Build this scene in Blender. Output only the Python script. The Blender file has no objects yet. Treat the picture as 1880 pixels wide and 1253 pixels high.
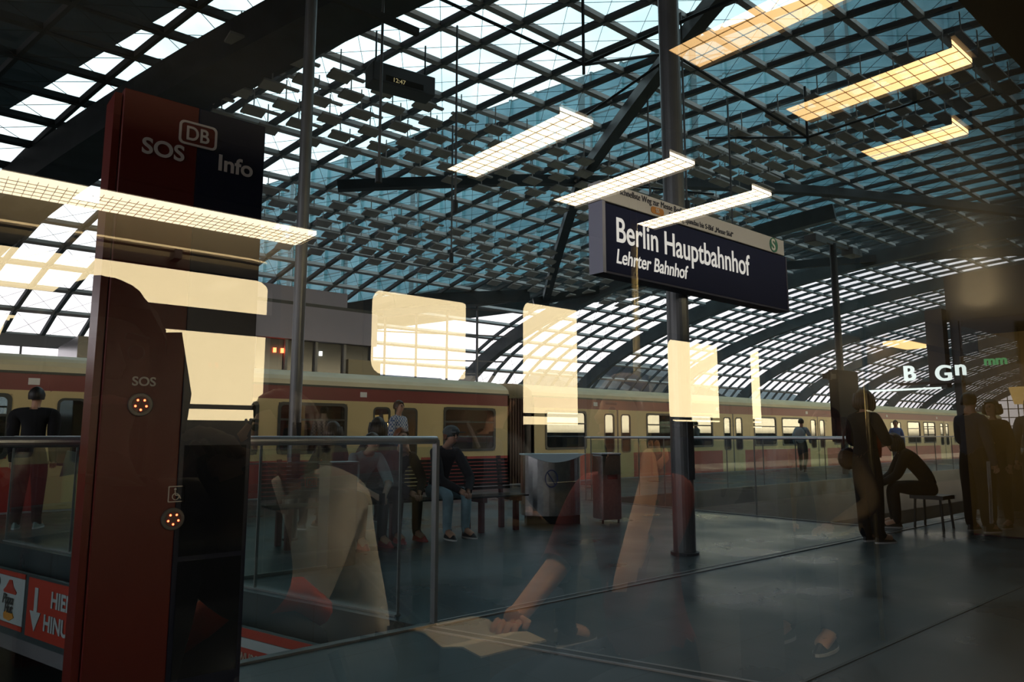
import bpy, bmesh, math, random
from mathutils import Vector, Matrix
random.seed(7)
S = bpy.context.scene
COL = S.collection
PI = math.pi
EYE = 1.2            # camera height above the platform, m
MIR = 0.45           # y of the carriage window pane

# ------------------------------------------------------------------ camera
cam_data = bpy.data.cameras.new('camera')
cam = bpy.data.objects.new('camera', cam_data); COL.objects.link(cam)
cam.location = (0, 0, EYE)
cam.rotation_euler = (math.radians(90 + 7.54), 0, math.radians(-40.1))
cam_data.sensor_width = 36; cam_data.lens = 1310 / 1880 * 36
cam_data.clip_start = 0.02; cam_data.clip_end = 2000
S.camera = cam
# ------------------------------------------------------------------ colour management
S.view_settings.view_transform = 'Standard'
S.view_settings.look = 'None'
S.view_settings.exposure = 0.42
S.view_settings.gamma = 1.0
S.view_settings.use_curve_mapping = False
S.cycles.use_denoising = True
S.cycles.max_bounces = 8
S.cycles.transparent_max_bounces = 16
S.cycles.sample_clamp_indirect = 3.0
# ------------------------------------------------------------------ world: evening sky
W = bpy.data.worlds.new('world'); S.world = W; W.use_nodes = True
nt = W.node_tree; nt.nodes.clear()
def N(t, k, **kw):
    n = t.nodes.new(k)
    for a, v in kw.items(): setattr(n, a, v)
    return n
L = nt.links.new
tc = N(nt, 'ShaderNodeTexCoord'); sp = N(nt, 'ShaderNodeSeparateXYZ'); L(tc.outputs['Generated'], sp.inputs[0])
def mapr(t, src, a, b, c=0.0, d=1.0, smooth=True):
    n = t.nodes.new('ShaderNodeMapRange')
    if smooth: n.interpolation_type = 'SMOOTHSTEP'
    n.inputs['From Min'].default_value = a; n.inputs['From Max'].default_value = b
    n.inputs['To Min'].default_value = c; n.inputs['To Max'].default_value = d
    t.links.new(src, n.inputs['Value']); return n.outputs[0]
def mixc(t, f, a, b):
    n = t.nodes.new('ShaderNodeMix'); n.data_type = 'RGBA'
    if isinstance(f, float): n.inputs[0].default_value = f
    else: t.links.new(f, n.inputs[0])
    for i, v in ((6, a), (7, b)):
        if isinstance(v, tuple): n.inputs[i].default_value = (*v, 1)
        else: t.links.new(v, n.inputs[i])
    return n.outputs[2]
def mth(t, op, a, b=None):
    n = t.nodes.new('ShaderNodeMath'); n.operation = op
    for i, v in ((0, a), (1, b)):
        if v is None: continue
        if isinstance(v, (int, float)): n.inputs[i].default_value = v
        else: t.links.new(v, n.inputs[i])
    return n.outputs[0]
up = sp.outputs['Z']; sy = sp.outputs['Y']
cl = N(nt, 'ShaderNodeTexNoise'); cl.inputs['Scale'].default_value = 3.0; cl.inputs['Detail'].default_value = 4
L(tc.outputs['Generated'], cl.inputs['Vector'])
zen = mixc(nt, mapr(nt, cl.outputs[0], .35, .65), (1.0, 1.38, 1.5), (1.5, 1.75, 1.8))
hor = (1.6, 1.42, 1.46)
sky = mixc(nt, mapr(nt, up, .12, .42), hor, zen)
warm = mth(nt, 'MULTIPLY', mth(nt, 'MULTIPLY', mapr(nt, sy, -.2, -.35), mapr(nt, sp.outputs['X'], -.25, -.05)), mapr(nt, up, .29, .23))
sky = mixc(nt, warm, sky, (4.9, 3.95, 2.45))
sky = mixc(nt, mapr(nt, up, -.004, .012), (.02, .025, .025), sky)
bg = N(nt, 'ShaderNodeBackground'); L(sky, bg.inputs[0]); bg.inputs[1].default_value = 1.0
wo = N(nt, 'ShaderNodeOutputWorld'); L(bg.outputs[0], wo.inputs[0])

# ------------------------------------------------------------------ materials
MC = {}
def mat(name, col, rough=.6, metal=0.0, var=0.0, scale=8.0, spec=.5, bump=0.0):
    if name in MC: return MC[name]
    m = bpy.data.materials.new(name); m.use_nodes = True; MC[name] = m
    t = m.node_tree; p = t.nodes['Principled BSDF']
    p.inputs['Base Color'].default_value = (*col, 1); p.inputs['Roughness'].default_value = rough
    p.inputs['Metallic'].default_value = metal; p.inputs['Specular IOR Level'].default_value = spec
    if var or bump:
        c = t.nodes.new('ShaderNodeTexCoord'); n = t.nodes.new('ShaderNodeTexNoise')
        n.inputs['Scale'].default_value = scale; n.inputs['Detail'].default_value = 5
        t.links.new(c.outputs['Object'], n.inputs['Vector'])
        if var:
            o = mixc(t, mapr(t, n.outputs[0], .3, .7), tuple(x * (1 - var) for x in col), tuple(min(1, x * (1 + var)) for x in col))
            t.links.new(o, p.inputs['Base Color'])
        if bump:
            b = t.nodes.new('ShaderNodeBump'); b.inputs['Strength'].default_value = bump; b.inputs['Distance'].default_value = .01
            t.links.new(n.outputs[0], b.inputs['Height']); t.links.new(b.outputs[0], p.inputs['Normal'])
    return m
def emat(name, col, st):
    if name in MC: return MC[name]
    m = bpy.data.materials.new(name); m.use_nodes = True; MC[name] = m
    t = m.node_tree; t.nodes.clear()
    e = t.nodes.new('ShaderNodeEmission'); e.inputs[0].default_value = (*col, 1); e.inputs[1].default_value = st
    o = t.nodes.new('ShaderNodeOutputMaterial'); t.links.new(e.outputs[0], o.inputs[0]); return m
def gmat(name, tint, base=.05, ior=1.45, rough=.0, gl=(1, 1, 1), boost=1.0, var=0.0):
    """thin sheet glass: see-through tint, mirrored by Fresnel"""
    if name in MC: return MC[name]
    m = bpy.data.materials.new(name); m.use_nodes = True; MC[name] = m
    t = m.node_tree; t.nodes.clear()
    tr = t.nodes.new('ShaderNodeBsdfTransparent'); tr.inputs[0].default_value = (*tint, 1)
    if var:
        c = t.nodes.new('ShaderNodeTexCoord'); n = t.nodes.new('ShaderNodeTexNoise'); n.inputs['Scale'].default_value = .7; n.inputs['Detail'].default_value = 6
        t.links.new(c.outputs['Object'], n.inputs['Vector'])
        o = mixc(t, mapr(t, n.outputs[0], .35, .65), tuple(x * (1 - var) for x in tint), tint); t.links.new(o, tr.inputs[0])
    g = t.nodes.new('ShaderNodeBsdfGlossy'); g.inputs['Roughness'].default_value = rough; g.inputs[0].default_value = (*gl, 1)
    lw = t.nodes.new('ShaderNodeFresnel'); ge = t.nodes.new('ShaderNodeNewGeometry')
    t.links.new(mapr(t, ge.outputs['Backfacing'], 0, 1, ior, 1 / ior, False), lw.inputs[0])
    f = mth(t, 'MULTIPLY', lw.outputs[0], boost); f = mth(t, 'ADD', f, base); f = mth(t, 'MINIMUM', f, .9)
    mx = t.nodes.new('ShaderNodeMixShader'); t.links.new(f, mx.inputs[0]); t.links.new(tr.outputs[0], mx.inputs[1]); t.links.new(g.outputs[0], mx.inputs[2])
    o = t.nodes.new('ShaderNodeOutputMaterial'); t.links.new(mx.outputs[0], o.inputs[0]); return m

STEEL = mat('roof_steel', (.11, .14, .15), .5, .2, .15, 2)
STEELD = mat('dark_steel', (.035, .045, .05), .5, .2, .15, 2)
STEELL = mat('grey_paint', (.17, .18, .18), .45, .1, .1, 3)
POLE = mat('pole_paint', (.11, .12, .125), .35, .3, .1, 3)
INOX = mat('brushed_stainless', (.42, .43, .45), .28, 1.0, .08, 20)
CHROME = mat('handrail_steel', (.62, .63, .66), .34, .8)
BLACK = mat('black_rubber', (.012, .013, .014), .6)
RAILG = gmat('balustrade_glass', (.90, .95, .95), .02)
ROOFG = gmat('roof_glass', (.92, .97, .98), .0, var=.15)
DARKG = gmat('train_glass', (.55, .6, .6), .05, 1.5, boost=1.5)

# ------------------------------------------------------------------ mesh helpers
class MB:
    def __init__(s): s.v = []; s.f = []; s.m = []
    def add(s, vs, fs, mi=0):
        b = len(s.v); s.v += [tuple(v) for v in vs]
        for f in fs: s.f.append(tuple(b + i for i in f)); s.m.append(mi)
        return s
    def box(s, x0, x1, y0, y1, z0, z1, mi=0):
        return s.add([(x0,y0,z0),(x1,y0,z0),(x1,y1,z0),(x0,y1,z0),(x0,y0,z1),(x1,y0,z1),(x1,y1,z1),(x0,y1,z1)],
                     [(0,3,2,1),(4,5,6,7),(0,1,5,4),(1,2,6,5),(2,3,7,6),(3,0,4,7)], mi)
    def beam(s, a, b, w, h, upv=(0,0,1), mi=0):
        """box-section bar from a to b, w across, h along up"""
        a = Vector(a); b = Vector(b); d = (b - a).normalized(); u = Vector(upv)
        r = d.cross(u)
        if r.length < 1e-4: r = d.cross(Vector((0,1,0)))
        r.normalize(); u = r.cross(d).normalized()
        r *= w / 2; u *= h / 2
        vs = [a-r-u, a+r-u, a+r+u, a-r+u, b-r-u, b+r-u, b+r+u, b-r+u]
        return s.add(vs, [(0,1,2,3),(7,6,5,4),(0,4,5,1),(1,5,6,2),(2,6,7,3),(3,7,4,0)], mi)
    def tube(s, pts, r, n=10, mi=0, cap=True):
        """round tube along points; r a number or one radius per point"""
        pts = [Vector(p) for p in pts]; k = len(pts)
        rs = [r] * k if isinstance(r, (int, float)) else list(r)
        b0 = len(s.v); ref = None
        for i, p in enumerate(pts):
            d = (pts[min(i+1, k-1)] - pts[max(i-1, 0)]).normalized()
            if ref is None:
                ref = d.orthogonal().normalized()
            ref = (ref - d * ref.dot(d)).normalized(); q = d.cross(ref)
            for j in range(n):
                a = 2 * PI * j / n
                s.v.append(tuple(p + (ref * math.cos(a) + q * math.sin(a)) * rs[i]))
        for i in range(k - 1):
            for j in range(n):
                a = b0 + i * n + j; b = b0 + i * n + (j + 1) % n
                s.f.append((a, b, b + n, a + n)); s.m.append(mi)
        if cap:
            s.f.append(tuple(b0 + j for j in reversed(range(n)))); s.m.append(mi)
            s.f.append(tuple(b0 + (k-1)*n + j for j in range(n))); s.m.append(mi)
        return s
    def ball(s, c, r, mi=0, n=12, m=8):
        rx, ry, rz = (r, r, r) if isinstance(r, (int, float)) else r
        vs = [(c[0], c[1], c[2] - rz)]
        for i in range(1, m):
            t = PI * i / m
            for j in range(n):
                a = 2 * PI * j / n
                vs.append((c[0] + rx*math.sin(t)*math.cos(a), c[1] + ry*math.sin(t)*math.sin(a), c[2] - rz*math.cos(t)))
        vs.append((c[0], c[1], c[2] + rz)); fs = []
        for j in range(n): fs.append((0, 1 + (j+1) % n, 1 + j))
        for i in range(m - 2):
            for j in range(n):
                a = 1 + i*n + j; b = 1 + i*n + (j+1) % n; fs.append((a, b, b+n, a+n))
        e = len(vs) - 1; q = 1 + (m-2)*n
        for j in range(n): fs.append((q + j, q + (j+1) % n, e))
        return s.add(vs, fs, mi)
    def prism(s, poly, z0, z1, axis='z', mi=0):
        """polygon (a,b) extruded along axis between z0 and z1"""
        n = len(poly)
        def P(a, b, c): return (a, b, c) if axis == 'z' else ((a, c, b) if axis == 'y' else (c, a, b))
        vs = [P(a, b, z0) for a, b in poly] + [P(a, b, z1) for a, b in poly]
        fs = [tuple(range(n-1, -1, -1)), tuple(range(n, 2*n))] + [(i, (i+1) % n, n + (i+1) % n, n + i) for i in range(n)]
        return s.add(vs, fs, mi)
    def ring(s, outer, inner, y0, y1, mi=0):
        """frame between two closed outlines (x,z) of equal count, thick in y"""
        n = len(outer)
        vs = [(a, y0, b) for a, b in outer] + [(a, y0, b) for a, b in inner] + [(a, y1, b) for a, b in outer] + [(a, y1, b) for a, b in inner]
        fs = []
        for i in range(n):
            j = (i + 1) % n
            fs += [(i, j, n+j, n+i), (2*n+j, 2*n+i, 3*n+i, 3*n+j), (j, i, 2*n+i, 2*n+j), (n+i, n+j, 3*n+j, 3*n+i)]
        return s.add(vs, fs, mi)
    def build(s, name, mats, parent=None, smooth=False, bevel=0.0, fix=True):
        me = bpy.data.meshes.new(name); me.from_pydata(s.v, [], s.f)
        if not isinstance(mats, (list, tuple)): mats = [mats]
        for m in mats: me.materials.append(m)
        me.polygons.foreach_set('material_index', s.m)
        if fix and len(s.f) < 4000:
            bm = bmesh.new(); bm.from_mesh(me); bmesh.ops.recalc_face_normals(bm, faces=bm.faces); bm.to_mesh(me); bm.free()
        if smooth: me.polygons.foreach_set('use_smooth', [True] * len(me.polygons))
        me.update()
        o = bpy.data.objects.new(name, me); COL.objects.link(o)
        if parent is not None: o.parent = parent
        if bevel:
            b = o.modifiers.new('bevel', 'BEVEL'); b.width = bevel; b.segments = 2; b.limit_method = 'ANGLE'
        return o
def rrect(x0, x1, z0, z1, r, n=4):
    pts = []
    for cx, cz, a0 in ((x1-r, z0+r, -PI/2), (x1-r, z1-r, 0), (x0+r, z1-r, PI/2), (x0+r, z0+r, PI)):
        for i in range(n + 1):
            a = a0 + PI/2 * i / n; pts.append((cx + r*math.cos(a), cz + r*math.sin(a)))
    return pts
def tag(o, label=None, cat=None, group=None, kind=None):
    if label: o['label'] = label
    if cat: o['category'] = cat
    if group: o['group'] = group
    if kind: o['kind'] = kind
    return o
def thing(name, label, cat, loc=(0,0,0), rz=0, group=None):
    o = bpy.data.objects.new(name, None); COL.objects.link(o); o.location = loc; o.rotation_euler = (0, 0, rz)
    o.empty_display_size = .1
    return tag(o, label, cat, group)
def struct(o, label=None): o['kind'] = 'structure'; return tag(o, label, None)
def copy_tree(o, parent=None):
    c = o.copy(); COL.objects.link(c); c.parent = parent
    for ch in o.children: copy_tree(ch, c)
    return c
def text(name, body, size, m, loc, parent, rot=(PI/2, 0, 0), sx=1.0, ext=.002, align='LEFT', shear=0.0, bold=0.0, mesh=True):
    c = bpy.data.curves.new(name, 'FONT'); c.body = body; c.size = size; c.extrude = ext; c.align_x = align; c.shear = shear; c.offset = bold
    c.materials.append(m)
    o = bpy.data.objects.new(name, c); COL.objects.link(o); o.location = loc; o.rotation_euler = rot; o.scale = (sx, 1, 1); o.parent = parent
    me = bpy.data.meshes.new_from_object(o); q = bpy.data.objects.new(name, me); COL.objects.link(q)
    q.location = o.location; q.rotation_euler = o.rotation_euler; q.scale = o.scale; q.parent = parent
    bpy.data.objects.remove(o); q.name = name
    return q

# ================================================================== STRUCTURE: station hall
def roofz(y):
    s = 1 - ((y - 2) / 28.5) ** 2
    return EYE + .9 + 8.8 * math.sqrt(max(s, 0))
# arc length parametrisation of the vault section
ARC = []
pts = [(-20 + i * .02) for i in range(int(50.48 / .02))]
acc = 0; nxt = 0; prev = None
for y in pts + [30.49]:
    p = Vector((y, roofz(y)))
    if prev is not None: acc += (p - prev).length
    prev = p
    if acc >= nxt: ARC.append(y); nxt += 1.13
ARC.append(30.5)
def edge_y(x):
    """where the vault's lower edge sits along the track"""
    if x >= 21.4: return 30.5
    if x <= 6: return 29.3
    return 29.3 + (23.9 - 29.3) * ((x - 6) / 15.4) ** 1.3
def left_x(y):      # oblique gable beam
    return 5.4 + (13.44 - y) * .4
# --- platform floor with two openings
FL = mat('platform_granite', (.105, .125, .13), .33, 0, .12, 1.2)
t_ = FL.node_tree; p_ = t_.nodes['Principled BSDF']
c_ = N(t_, 'ShaderNodeTexCoord'); br = N(t_, 'ShaderNodeTexBrick'); t_.links.new(c_.outputs['Object'], br.inputs['Vector'])
br.offset = 0; br.inputs['Scale'].default_value = 1; br.inputs['Brick Width'].default_value = 1.25; br.inputs['Row Height'].default_value = .62
br.inputs['Mortar Size'].default_value = .006; br.inputs['Color1'].default_value = (.047, .066, .072, 1); br.inputs['Color2'].default_value = (.056, .076, .083, 1)
br.inputs['Mortar'].default_value = (.04, .05, .05, 1)
n_ = N(t_, 'ShaderNodeTexNoise'); n_.inputs['Scale'].default_value = .8; n_.inputs['Detail'].default_value = 6; t_.links.new(c_.outputs['Object'], n_.inputs['Vector'])
mm = N(t_, 'ShaderNodeMix'); mm.data_type = 'RGBA'; mm.blend_type = 'MULTIPLY'; mm.inputs[0].default_value = 1
t_.links.new(br.outputs[0], mm.inputs[6]); t_.links.new(mixc(t_, mapr(t_, n_.outputs[0], .3, .7), (.72, .74, .76), (1.15, 1.12, 1.1)), mm.inputs[7])
t_.links.new(mm.outputs[2], p_.inputs['Base Color'])
t_.links.new(mapr(t_, n_.outputs[0], .3, .7, .25, .45), p_.inputs['Roughness'])
FX0, FX1 = -16, 90
V1 = (-16, 2.68, 4.0, 10.2)      # opening beside the near balustrade
V2 = (9.8, 60, 4.2, 9.45)        # opening towards the right
m = MB()
T = -.35
m.box(FX0, FX1, .72, 4.0, T, 0); m.prism([(2.6, 4.0), (9.8, 4.0), (9.8, 13.55), (.86, 13.55), (.86, 10.2)], T, 0); m.box(FX0, .86, 10.2, 13.55, T, 0)
m.box(9.8, FX1, 9.45, 13.55, T, 0); m.box(9.8, FX1, 4.0, 4.2, T, 0); m.box(60, FX1, 4.2, 9.45, T, 0)
struct(m.build('floor', FL))
m = MB(); m.box(FX0, FX1, 13.55, 13.85, T, .004)
struct(m.build('platform_edge_trim', mat('pale_edge_stone', (.34, .35, .36), .5, 0, .15, 3)))
m = MB(); m.box(FX0, FX1, .72, .9, T + .01, .004); struct(m.build('platform_edge_trim', MC['pale_edge_stone']))
# dark expansion joints in the floor
JT = mat('joint_metal', (.03, .034, .036), .35, .6); JL = mat('joint_edge', (.34, .33, .33), .5, .2)
m = MB()
def joint(a, b):
    a = Vector((*a, .004)); b = Vector((*b, .004)); d = (b - a).normalized(); q = Vector((-d.y, d.x, 0))
    m.beam(a, b, .06, .004, mi=0)
    for s in (-1, 1): m.beam(a + q * s * .04, b + q * s * .04, .018, .008, mi=1)
joint((2.68, 3.96), (40, 3.96)); joint((2.6, 3.90), (3.62, .92))
struct(m.build('trim_1', [JT, JL]), None)
m = MB(); 
for (a, b) in (((-16, 1.9), (90, 1.9)),): m.beam((*a, .002), (*b, .002), .02, .004)
struct(m.build('trim_2', mat('slot_line', (.05, .06, .06), .5)))
# fascias of the openings
FA = mat('fascia_grey', (.17, .16, .17), .55, 0, .12, 1.0)
m = MB(); m.box(V2[0], V2[1], 9.45, 9.6, -1.1, T); m.box(V2[0] - .15, V2[0], 4.2, 9.6, -1.1, T); m.box(V2[0]-.15, 60, 4.05, 4.2, -1.1, T)
m.box(V1[0], 2.6, 3.85, 4.0, -1.1, T); m.beam((2.72, 3.96, -.73), (.98, 10.2, -.73), .15, .74); m.box(V1[0], .86, 10.2, 10.35, -1.1, T)
struct(m.build('floor_fascia', FA))
m = MB(); m.box(-30, 90, -3, 40, -9.2, -9.0); struct(m.build('lower_floor', mat('lower_floor', (.03, .034, .036), .5)))
m = MB(); m.box(-16, 90, 13.6, 13.7, -9, -1.45); m.box(-16, 90, .72, .85, -9, -1.3); m.box(-16.1, -16, .72, 13.7, -9, 0)
struct(m.build('wall_lower', mat('lower_wall', (.05, .055, .06), .6, 0, .2, 1)))
m = MB(); m.box(FX0, FX1, .72, .85, -1.3, T); m.box(FX0, FX1, 13.7, 13.85, -1.3, T)
m.box(FX0, FX1, 13.6, 31, -1.45, -1.3); struct(m.build('track_bed', mat('track_bed', (.07, .065, .06), .9, 0, .3, 6)))
m = MB(); m.box(FX0, FX1, 17.6, 31, -1.3, -.1); struct(m.build('floor_far', mat('far_floor', (.10, .11, .12), .7, 0, .2, 2)))
m = MB(); m.box(FX0, FX1, 30.6, 31, -.1, 1.95); struct(m.build('wall_far', mat('far_plinth', (.10, .11, .12), .7, 0, .2, 2)))
m = MB()
for y in (14.75, 16.2): m.box(FX0, FX1, y - .035, y + .035, -1.3, -1.14)
tag(m.build('rail_track', mat('rail_steel', (.25, .2, .17), .4, .8)), 'steel running rails under the cream and red trains', 'rails')

# --- vault lattice
def SK(y): return .30 * (30.5 - y)        # the hall's cross bars run askew to the tracks
def seg_lattice(xs, ys, wx, wy, h, ok, mb):
    """bars along the track at every y in ys and across it at every x in xs"""
    for y in ys:
        sl = Vector((0, 1, (roofz(y + .01) - roofz(y - .01)) / .02)).normalized() if abs(y - 30.5) > .05 else Vector((0, 0, -1))
        nrm = Vector((0, -sl.z, sl.y))
        good = [x + SK(y) for x in xs if ok(x + SK(y), y)]
        if len(good) > 1: mb.beam((good[0], y, roofz(y)), (good[-1], y, roofz(y)), wx, h, nrm, 1)
    for x in xs:
        for a, b in zip(ys[:-1], ys[1:]):
            if ok(x + SK(a), a) and ok(x + SK(b), b):
                mb.beam((x + SK(a), a, roofz(a)), (x + SK(b), b, roofz(b)), wy, h, (0, 0, 1))
def glaze(xs, ys, ok, step, up, mb):
    for i in range(0, len(xs) - step, step):
        for a, b in zip(ys[:-1], ys[1:]):
            c = [(xs[i] + SK(a), a), (xs[i+step] + SK(a), a), (xs[i+step] + SK(b), b), (xs[i] + SK(b), b)]
            if ok(*c[1]) and ok(*c[3]) and ok(*c[2]) or (ok(*c[0]) and ok(*c[3])):
                mb.add([(x, y, roofz(y) + up) for x, y in c], [(0,1,2,3)], 1 if a < -1.5 else 0)
def cables(xs, ys, ok, r, mb, ymin, xmax):
    for xa, xb in zip(xs[:-1], xs[1:]):
        for a, b in zip(ys[:-1], ys[1:]):
            if a > ymin and xa + SK(a) < xmax and ok(xa + SK(a), a) and ok(xa + SK(b), b):
                mb.tube([(xa + SK(a), a, roofz(a) - .05), (xb + SK(b), b, roofz(b) - .05)], r, 3, cap=False)
                mb.tube([(xa + SK(b), b, roofz(b) - .05), (xb + SK(a), a, roofz(a) - .05)], r, 3, cap=False)
ok = lambda x, y: left_x(y) - .3 < x < 100 and y <= edge_y(x) + .3
XF = [-14 + 1.13 * i for i in range(104)]
PV = mat('solar_glazing', (.02, .03, .035), .4)
STEELB = mat('purlin_lit_tone', (.42, .41, .40), .5, .0, .1, 2)  # along-track bars: same steel, lightened in colour for their lit undersides
m = MB(); seg_lattice(XF, ARC, .14, .125, .13, ok, m); struct(m.build('ceiling', [STEEL, STEELB], fix=False))
m = MB()
for x in XF[:50]:
    for y in ARC:
        if ok(x + SK(y), y) and -2 < y < 29 and x + SK(y) < 34: m.ball((x + SK(y), y, roofz(y) - .11), (.045, .045, .03), n=6, m=4)
struct(m.build('ceiling_nodes', mat('node_steel', (.5, .52, .52), .3, .9), fix=False))
m = MB(); cables(XF, ARC, ok, .007, m, -2, 30); struct(m.build('ceiling_cables', STEELD, fix=False))
m = MB(); glaze(XF, ARC, ok, 4, .14, m); struct(m.build('roof_glazing', [ROOFG, PV], fix=False))
# wider-spaced roof beyond the oblique gable
ok2 = lambda x, y: -22 < x < left_x(y) + .2 and y <= 29.5
XC = [-40 + 1.7 * i for i in range(28)]
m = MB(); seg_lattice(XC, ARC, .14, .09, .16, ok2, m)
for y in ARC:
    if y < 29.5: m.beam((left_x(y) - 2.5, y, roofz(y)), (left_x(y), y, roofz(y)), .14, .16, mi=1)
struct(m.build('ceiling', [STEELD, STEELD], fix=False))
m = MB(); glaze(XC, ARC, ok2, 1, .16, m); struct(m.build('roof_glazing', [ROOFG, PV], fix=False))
m = MB(); cables(XC, ARC, ok2, .009, m, 2, 30); struct(m.build('ceiling_cables', STEELD, fix=False))
# oblique gable beam
m = MB()
ys = [28.5 - i for i in range(0, 37)]
for a, b in zip(ys[:-1], ys[1:]):
    m.beam((left_x(a), a, roofz(a) - .55), (left_x(b), b, roofz(b) - .55), 1.0, .8)
    m.beam((left_x(a) + .9, a, roofz(a) - .25), (left_x(b) + .9, b, roofz(b) - .25), .9, .15)
struct(m.build('gable_beam', STEELD, fix=False))
# arch ribs across the hall
for k, x in enumerate([21.4 + 8.4 * i for i in range(10)]):
    m = MB()
    ar = ARC[10:] if k else [y for y in ARC if y > 12]
    for a, b in zip(ar[:-1], ar[1:]):
        m.beam((x + SK(a), a, roofz(a) - .5), (x + SK(b), b, roofz(b) - .5), .42, .6)
    m.beam((x, 30.5, 2.0), (x, 30.5, roofz(30.5)), .5, .6, (0, 1, 0))
    o = m.build('roof_arch', mat('arch_paint', (.12, .145, .155), .5, .1, .1, 2), fix=False); struct(o)
# lower chords and struts
def roofpath(name, pts, w, h, off, M=STEELD):
    m = MB()
    full = []
    for p, q in zip(pts[:-1], pts[1:]):
        n = 6
        for i in range(n): full.append((p[0] + (q[0]-p[0])*i/n, p[1] + (q[1]-p[1])*i/n))
    full.append(pts[-1])
    for a, b in zip(full[:-1], full[1:]):
        m.beam((a[0], a[1], roofz(a[1]) - off), (b[0], b[1], roofz(b[1]) - off), w, h)
    struct(m.build(name, M, fix=False))
roofpath('roof_chord', [(9.4, 19.4), (14.6, 16.5), (19.6, 14.1), (24.9, 11.8), (34.7, 8.2), (52, 2)], .3, .3, .35)
roofpath('roof_chord', [(22.2, 24.0), (15.9, 15.4), (13.0, 9.5), (9.0, 1.0)], .32, .34, .45)
roofpath('roof_chord', [(8.5, 29.0), (15.1, 25.6), (21.0, 23.8)], .35, .5, .3)
roofpath('roof_chord', [(21.4, 23.9), (30, 17.5), (42, 9)], .3, .35, .5)
m = MB()
for a, b in (((13.2, 9.6, 10.2), (9.8, 9.4, 8.6)), ((13.2, 9.6, 10.2), (12.4, 13.5, 8.9)), ((15.9, 15.4, 9.3), (19.0, 12.6, 8.8)),
             ((6.6, 10.6, 9.5), (9.8, 9.4, 8.6)), ((9.8, 9.4, 8.6), (12.0, 7.0, 9.9)), ((20.5, 6.0, 10.3), (17.3, 8.6, 8.9)), ((17.3, 8.6, 8.9), (17.5, 11.8, 10.0)),
             ((17.3, 8.6, 8.9), (13.0, 9.5, 10.0)), ((9.8, 9.4, 10.2), (9.8, 9.4, 8.4)), ((17.3, 8.6, 10.3), (17.3, 8.6, 8.7))):
    m.tube([a, b], .035, 6)
struct(m.build('tension_rods', STEELD, fix=False))
# hanging louvre bands under the glass
def louvre(name, xa, xb, ya, yb, drop, fw=.52, fd=.36):
    m = MB(); x = xa; r = 0
    while x < xb:
        y = ya; c = 0
        while y < yb:
            z = roofz(y) - drop
            sl = (roofz(y + .3) - roofz(y - .3)) / .6
            cx = x + (.56 if c % 2 else 0)
            m.beam((cx, y - fd/2, z - sl*fd/2), (cx, y + fd/2, z + sl*fd/2), fw, .05)
            m.tube([(cx, y, z), (cx, y, roofz(y) - .1)], .016, 4, cap=False)
            if c % 2 == 0: m.beam((cx - .1, y + .28, z + .22), (cx + .75, y + .28, z + .22), .1, .05)
            y += .56; c += 1
        x += 1.13; r += 1
    return struct(m.build(name, mat('louvre_paint', (.42, .39, .36), .6, 0, .1, 3), fix=False))
louvre('ceiling_louvre', 4.6, 24, 14.2, 17.4, .75)
louvre('ceiling_louvre', 7.5, 26, 20.0, 23.2, .6)
louvre('ceiling_louvre', 17.5, 22, 5.0, 13.0, .8, .9, .3)
# far glazed facade under the raised edge of the vault
m = MB(); mg = MB()
xs3 = [-16 + 1.25 * i for i in range(30)]
for a, b in zip(xs3[:-1], xs3[1:]):
    ya, yb = edge_y(a), edge_y(b); za, zb = roofz(ya) - .1, roofz(yb) - .1
    m.beam((a, ya, -.1), (a, ya, za), .06, .1)
    mg.add([(a, ya+.05, -.1), (b, yb+.05, -.1), (b, yb+.05, zb), (a, ya+.05, za)], [(0,1,2,3)])
    z = 1.0
    while z < min(za, zb):
        m.beam((a, ya, z), (b, yb, z), .05, .06); z += 1.15
    m.beam((a, ya, za - .1), (b, yb, zb - .1), .25, .4)
struct(m.build('wall_facade_frame', mat('facade_frame', (.2, .21, .23), .5), fix=False))
struct(mg.build('wall_facade_glass', gmat('facade_glass', (.92, .94, .96), 0), fix=False))
# end screen of the vault far away
m = MB()
for i in range(-9, 31):
    m.beam((99.5, i, -1), (99.5, i, roofz(i)), .1, .1)
for z in range(0, 11): m.beam((99.5, -9, z + .3), (99.5, 30, z + .3), .1, .1)
struct(m.build('wall_end', STEEL, fix=False))
# office blocks that bridge the hall
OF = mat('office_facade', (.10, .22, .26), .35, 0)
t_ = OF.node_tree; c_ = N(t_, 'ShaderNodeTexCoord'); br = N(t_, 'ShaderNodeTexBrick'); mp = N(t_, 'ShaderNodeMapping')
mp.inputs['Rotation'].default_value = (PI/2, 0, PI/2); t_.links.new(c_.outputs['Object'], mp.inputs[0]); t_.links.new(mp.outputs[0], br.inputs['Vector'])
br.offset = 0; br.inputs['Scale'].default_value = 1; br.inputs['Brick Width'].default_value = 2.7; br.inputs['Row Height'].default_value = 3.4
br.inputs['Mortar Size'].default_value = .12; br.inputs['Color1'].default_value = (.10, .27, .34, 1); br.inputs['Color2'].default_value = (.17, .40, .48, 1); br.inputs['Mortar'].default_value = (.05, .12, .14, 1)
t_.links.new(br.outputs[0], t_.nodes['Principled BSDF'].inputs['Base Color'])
def face_a(y): return 63.0 - .241 * (y - 51.7)
def face_b(y): return 6.49 - .275 * (y - 40.85)
m = MB(); m.prism([(face_a(-60), -60), (face_a(-60) + 22, -60), (face_a(125) + 22, 125), (face_a(125), 125)], 21.5, 46)
for i in range(46):
    y = -60 + i*4.05; m.box(face_a(y) - .4, face_a(y) + .2, y, y + .3, 21.5, 46)
tag(m.build('office_building', OF), 'blue-green glass office block seen through the station roof', 'building')
m = MB(); m.prism([(face_b(-60) - 60, -60), (face_b(-60), -60), (face_b(125), 125), (face_b(125) - 60, 125)], 21.5, 46)
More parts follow.
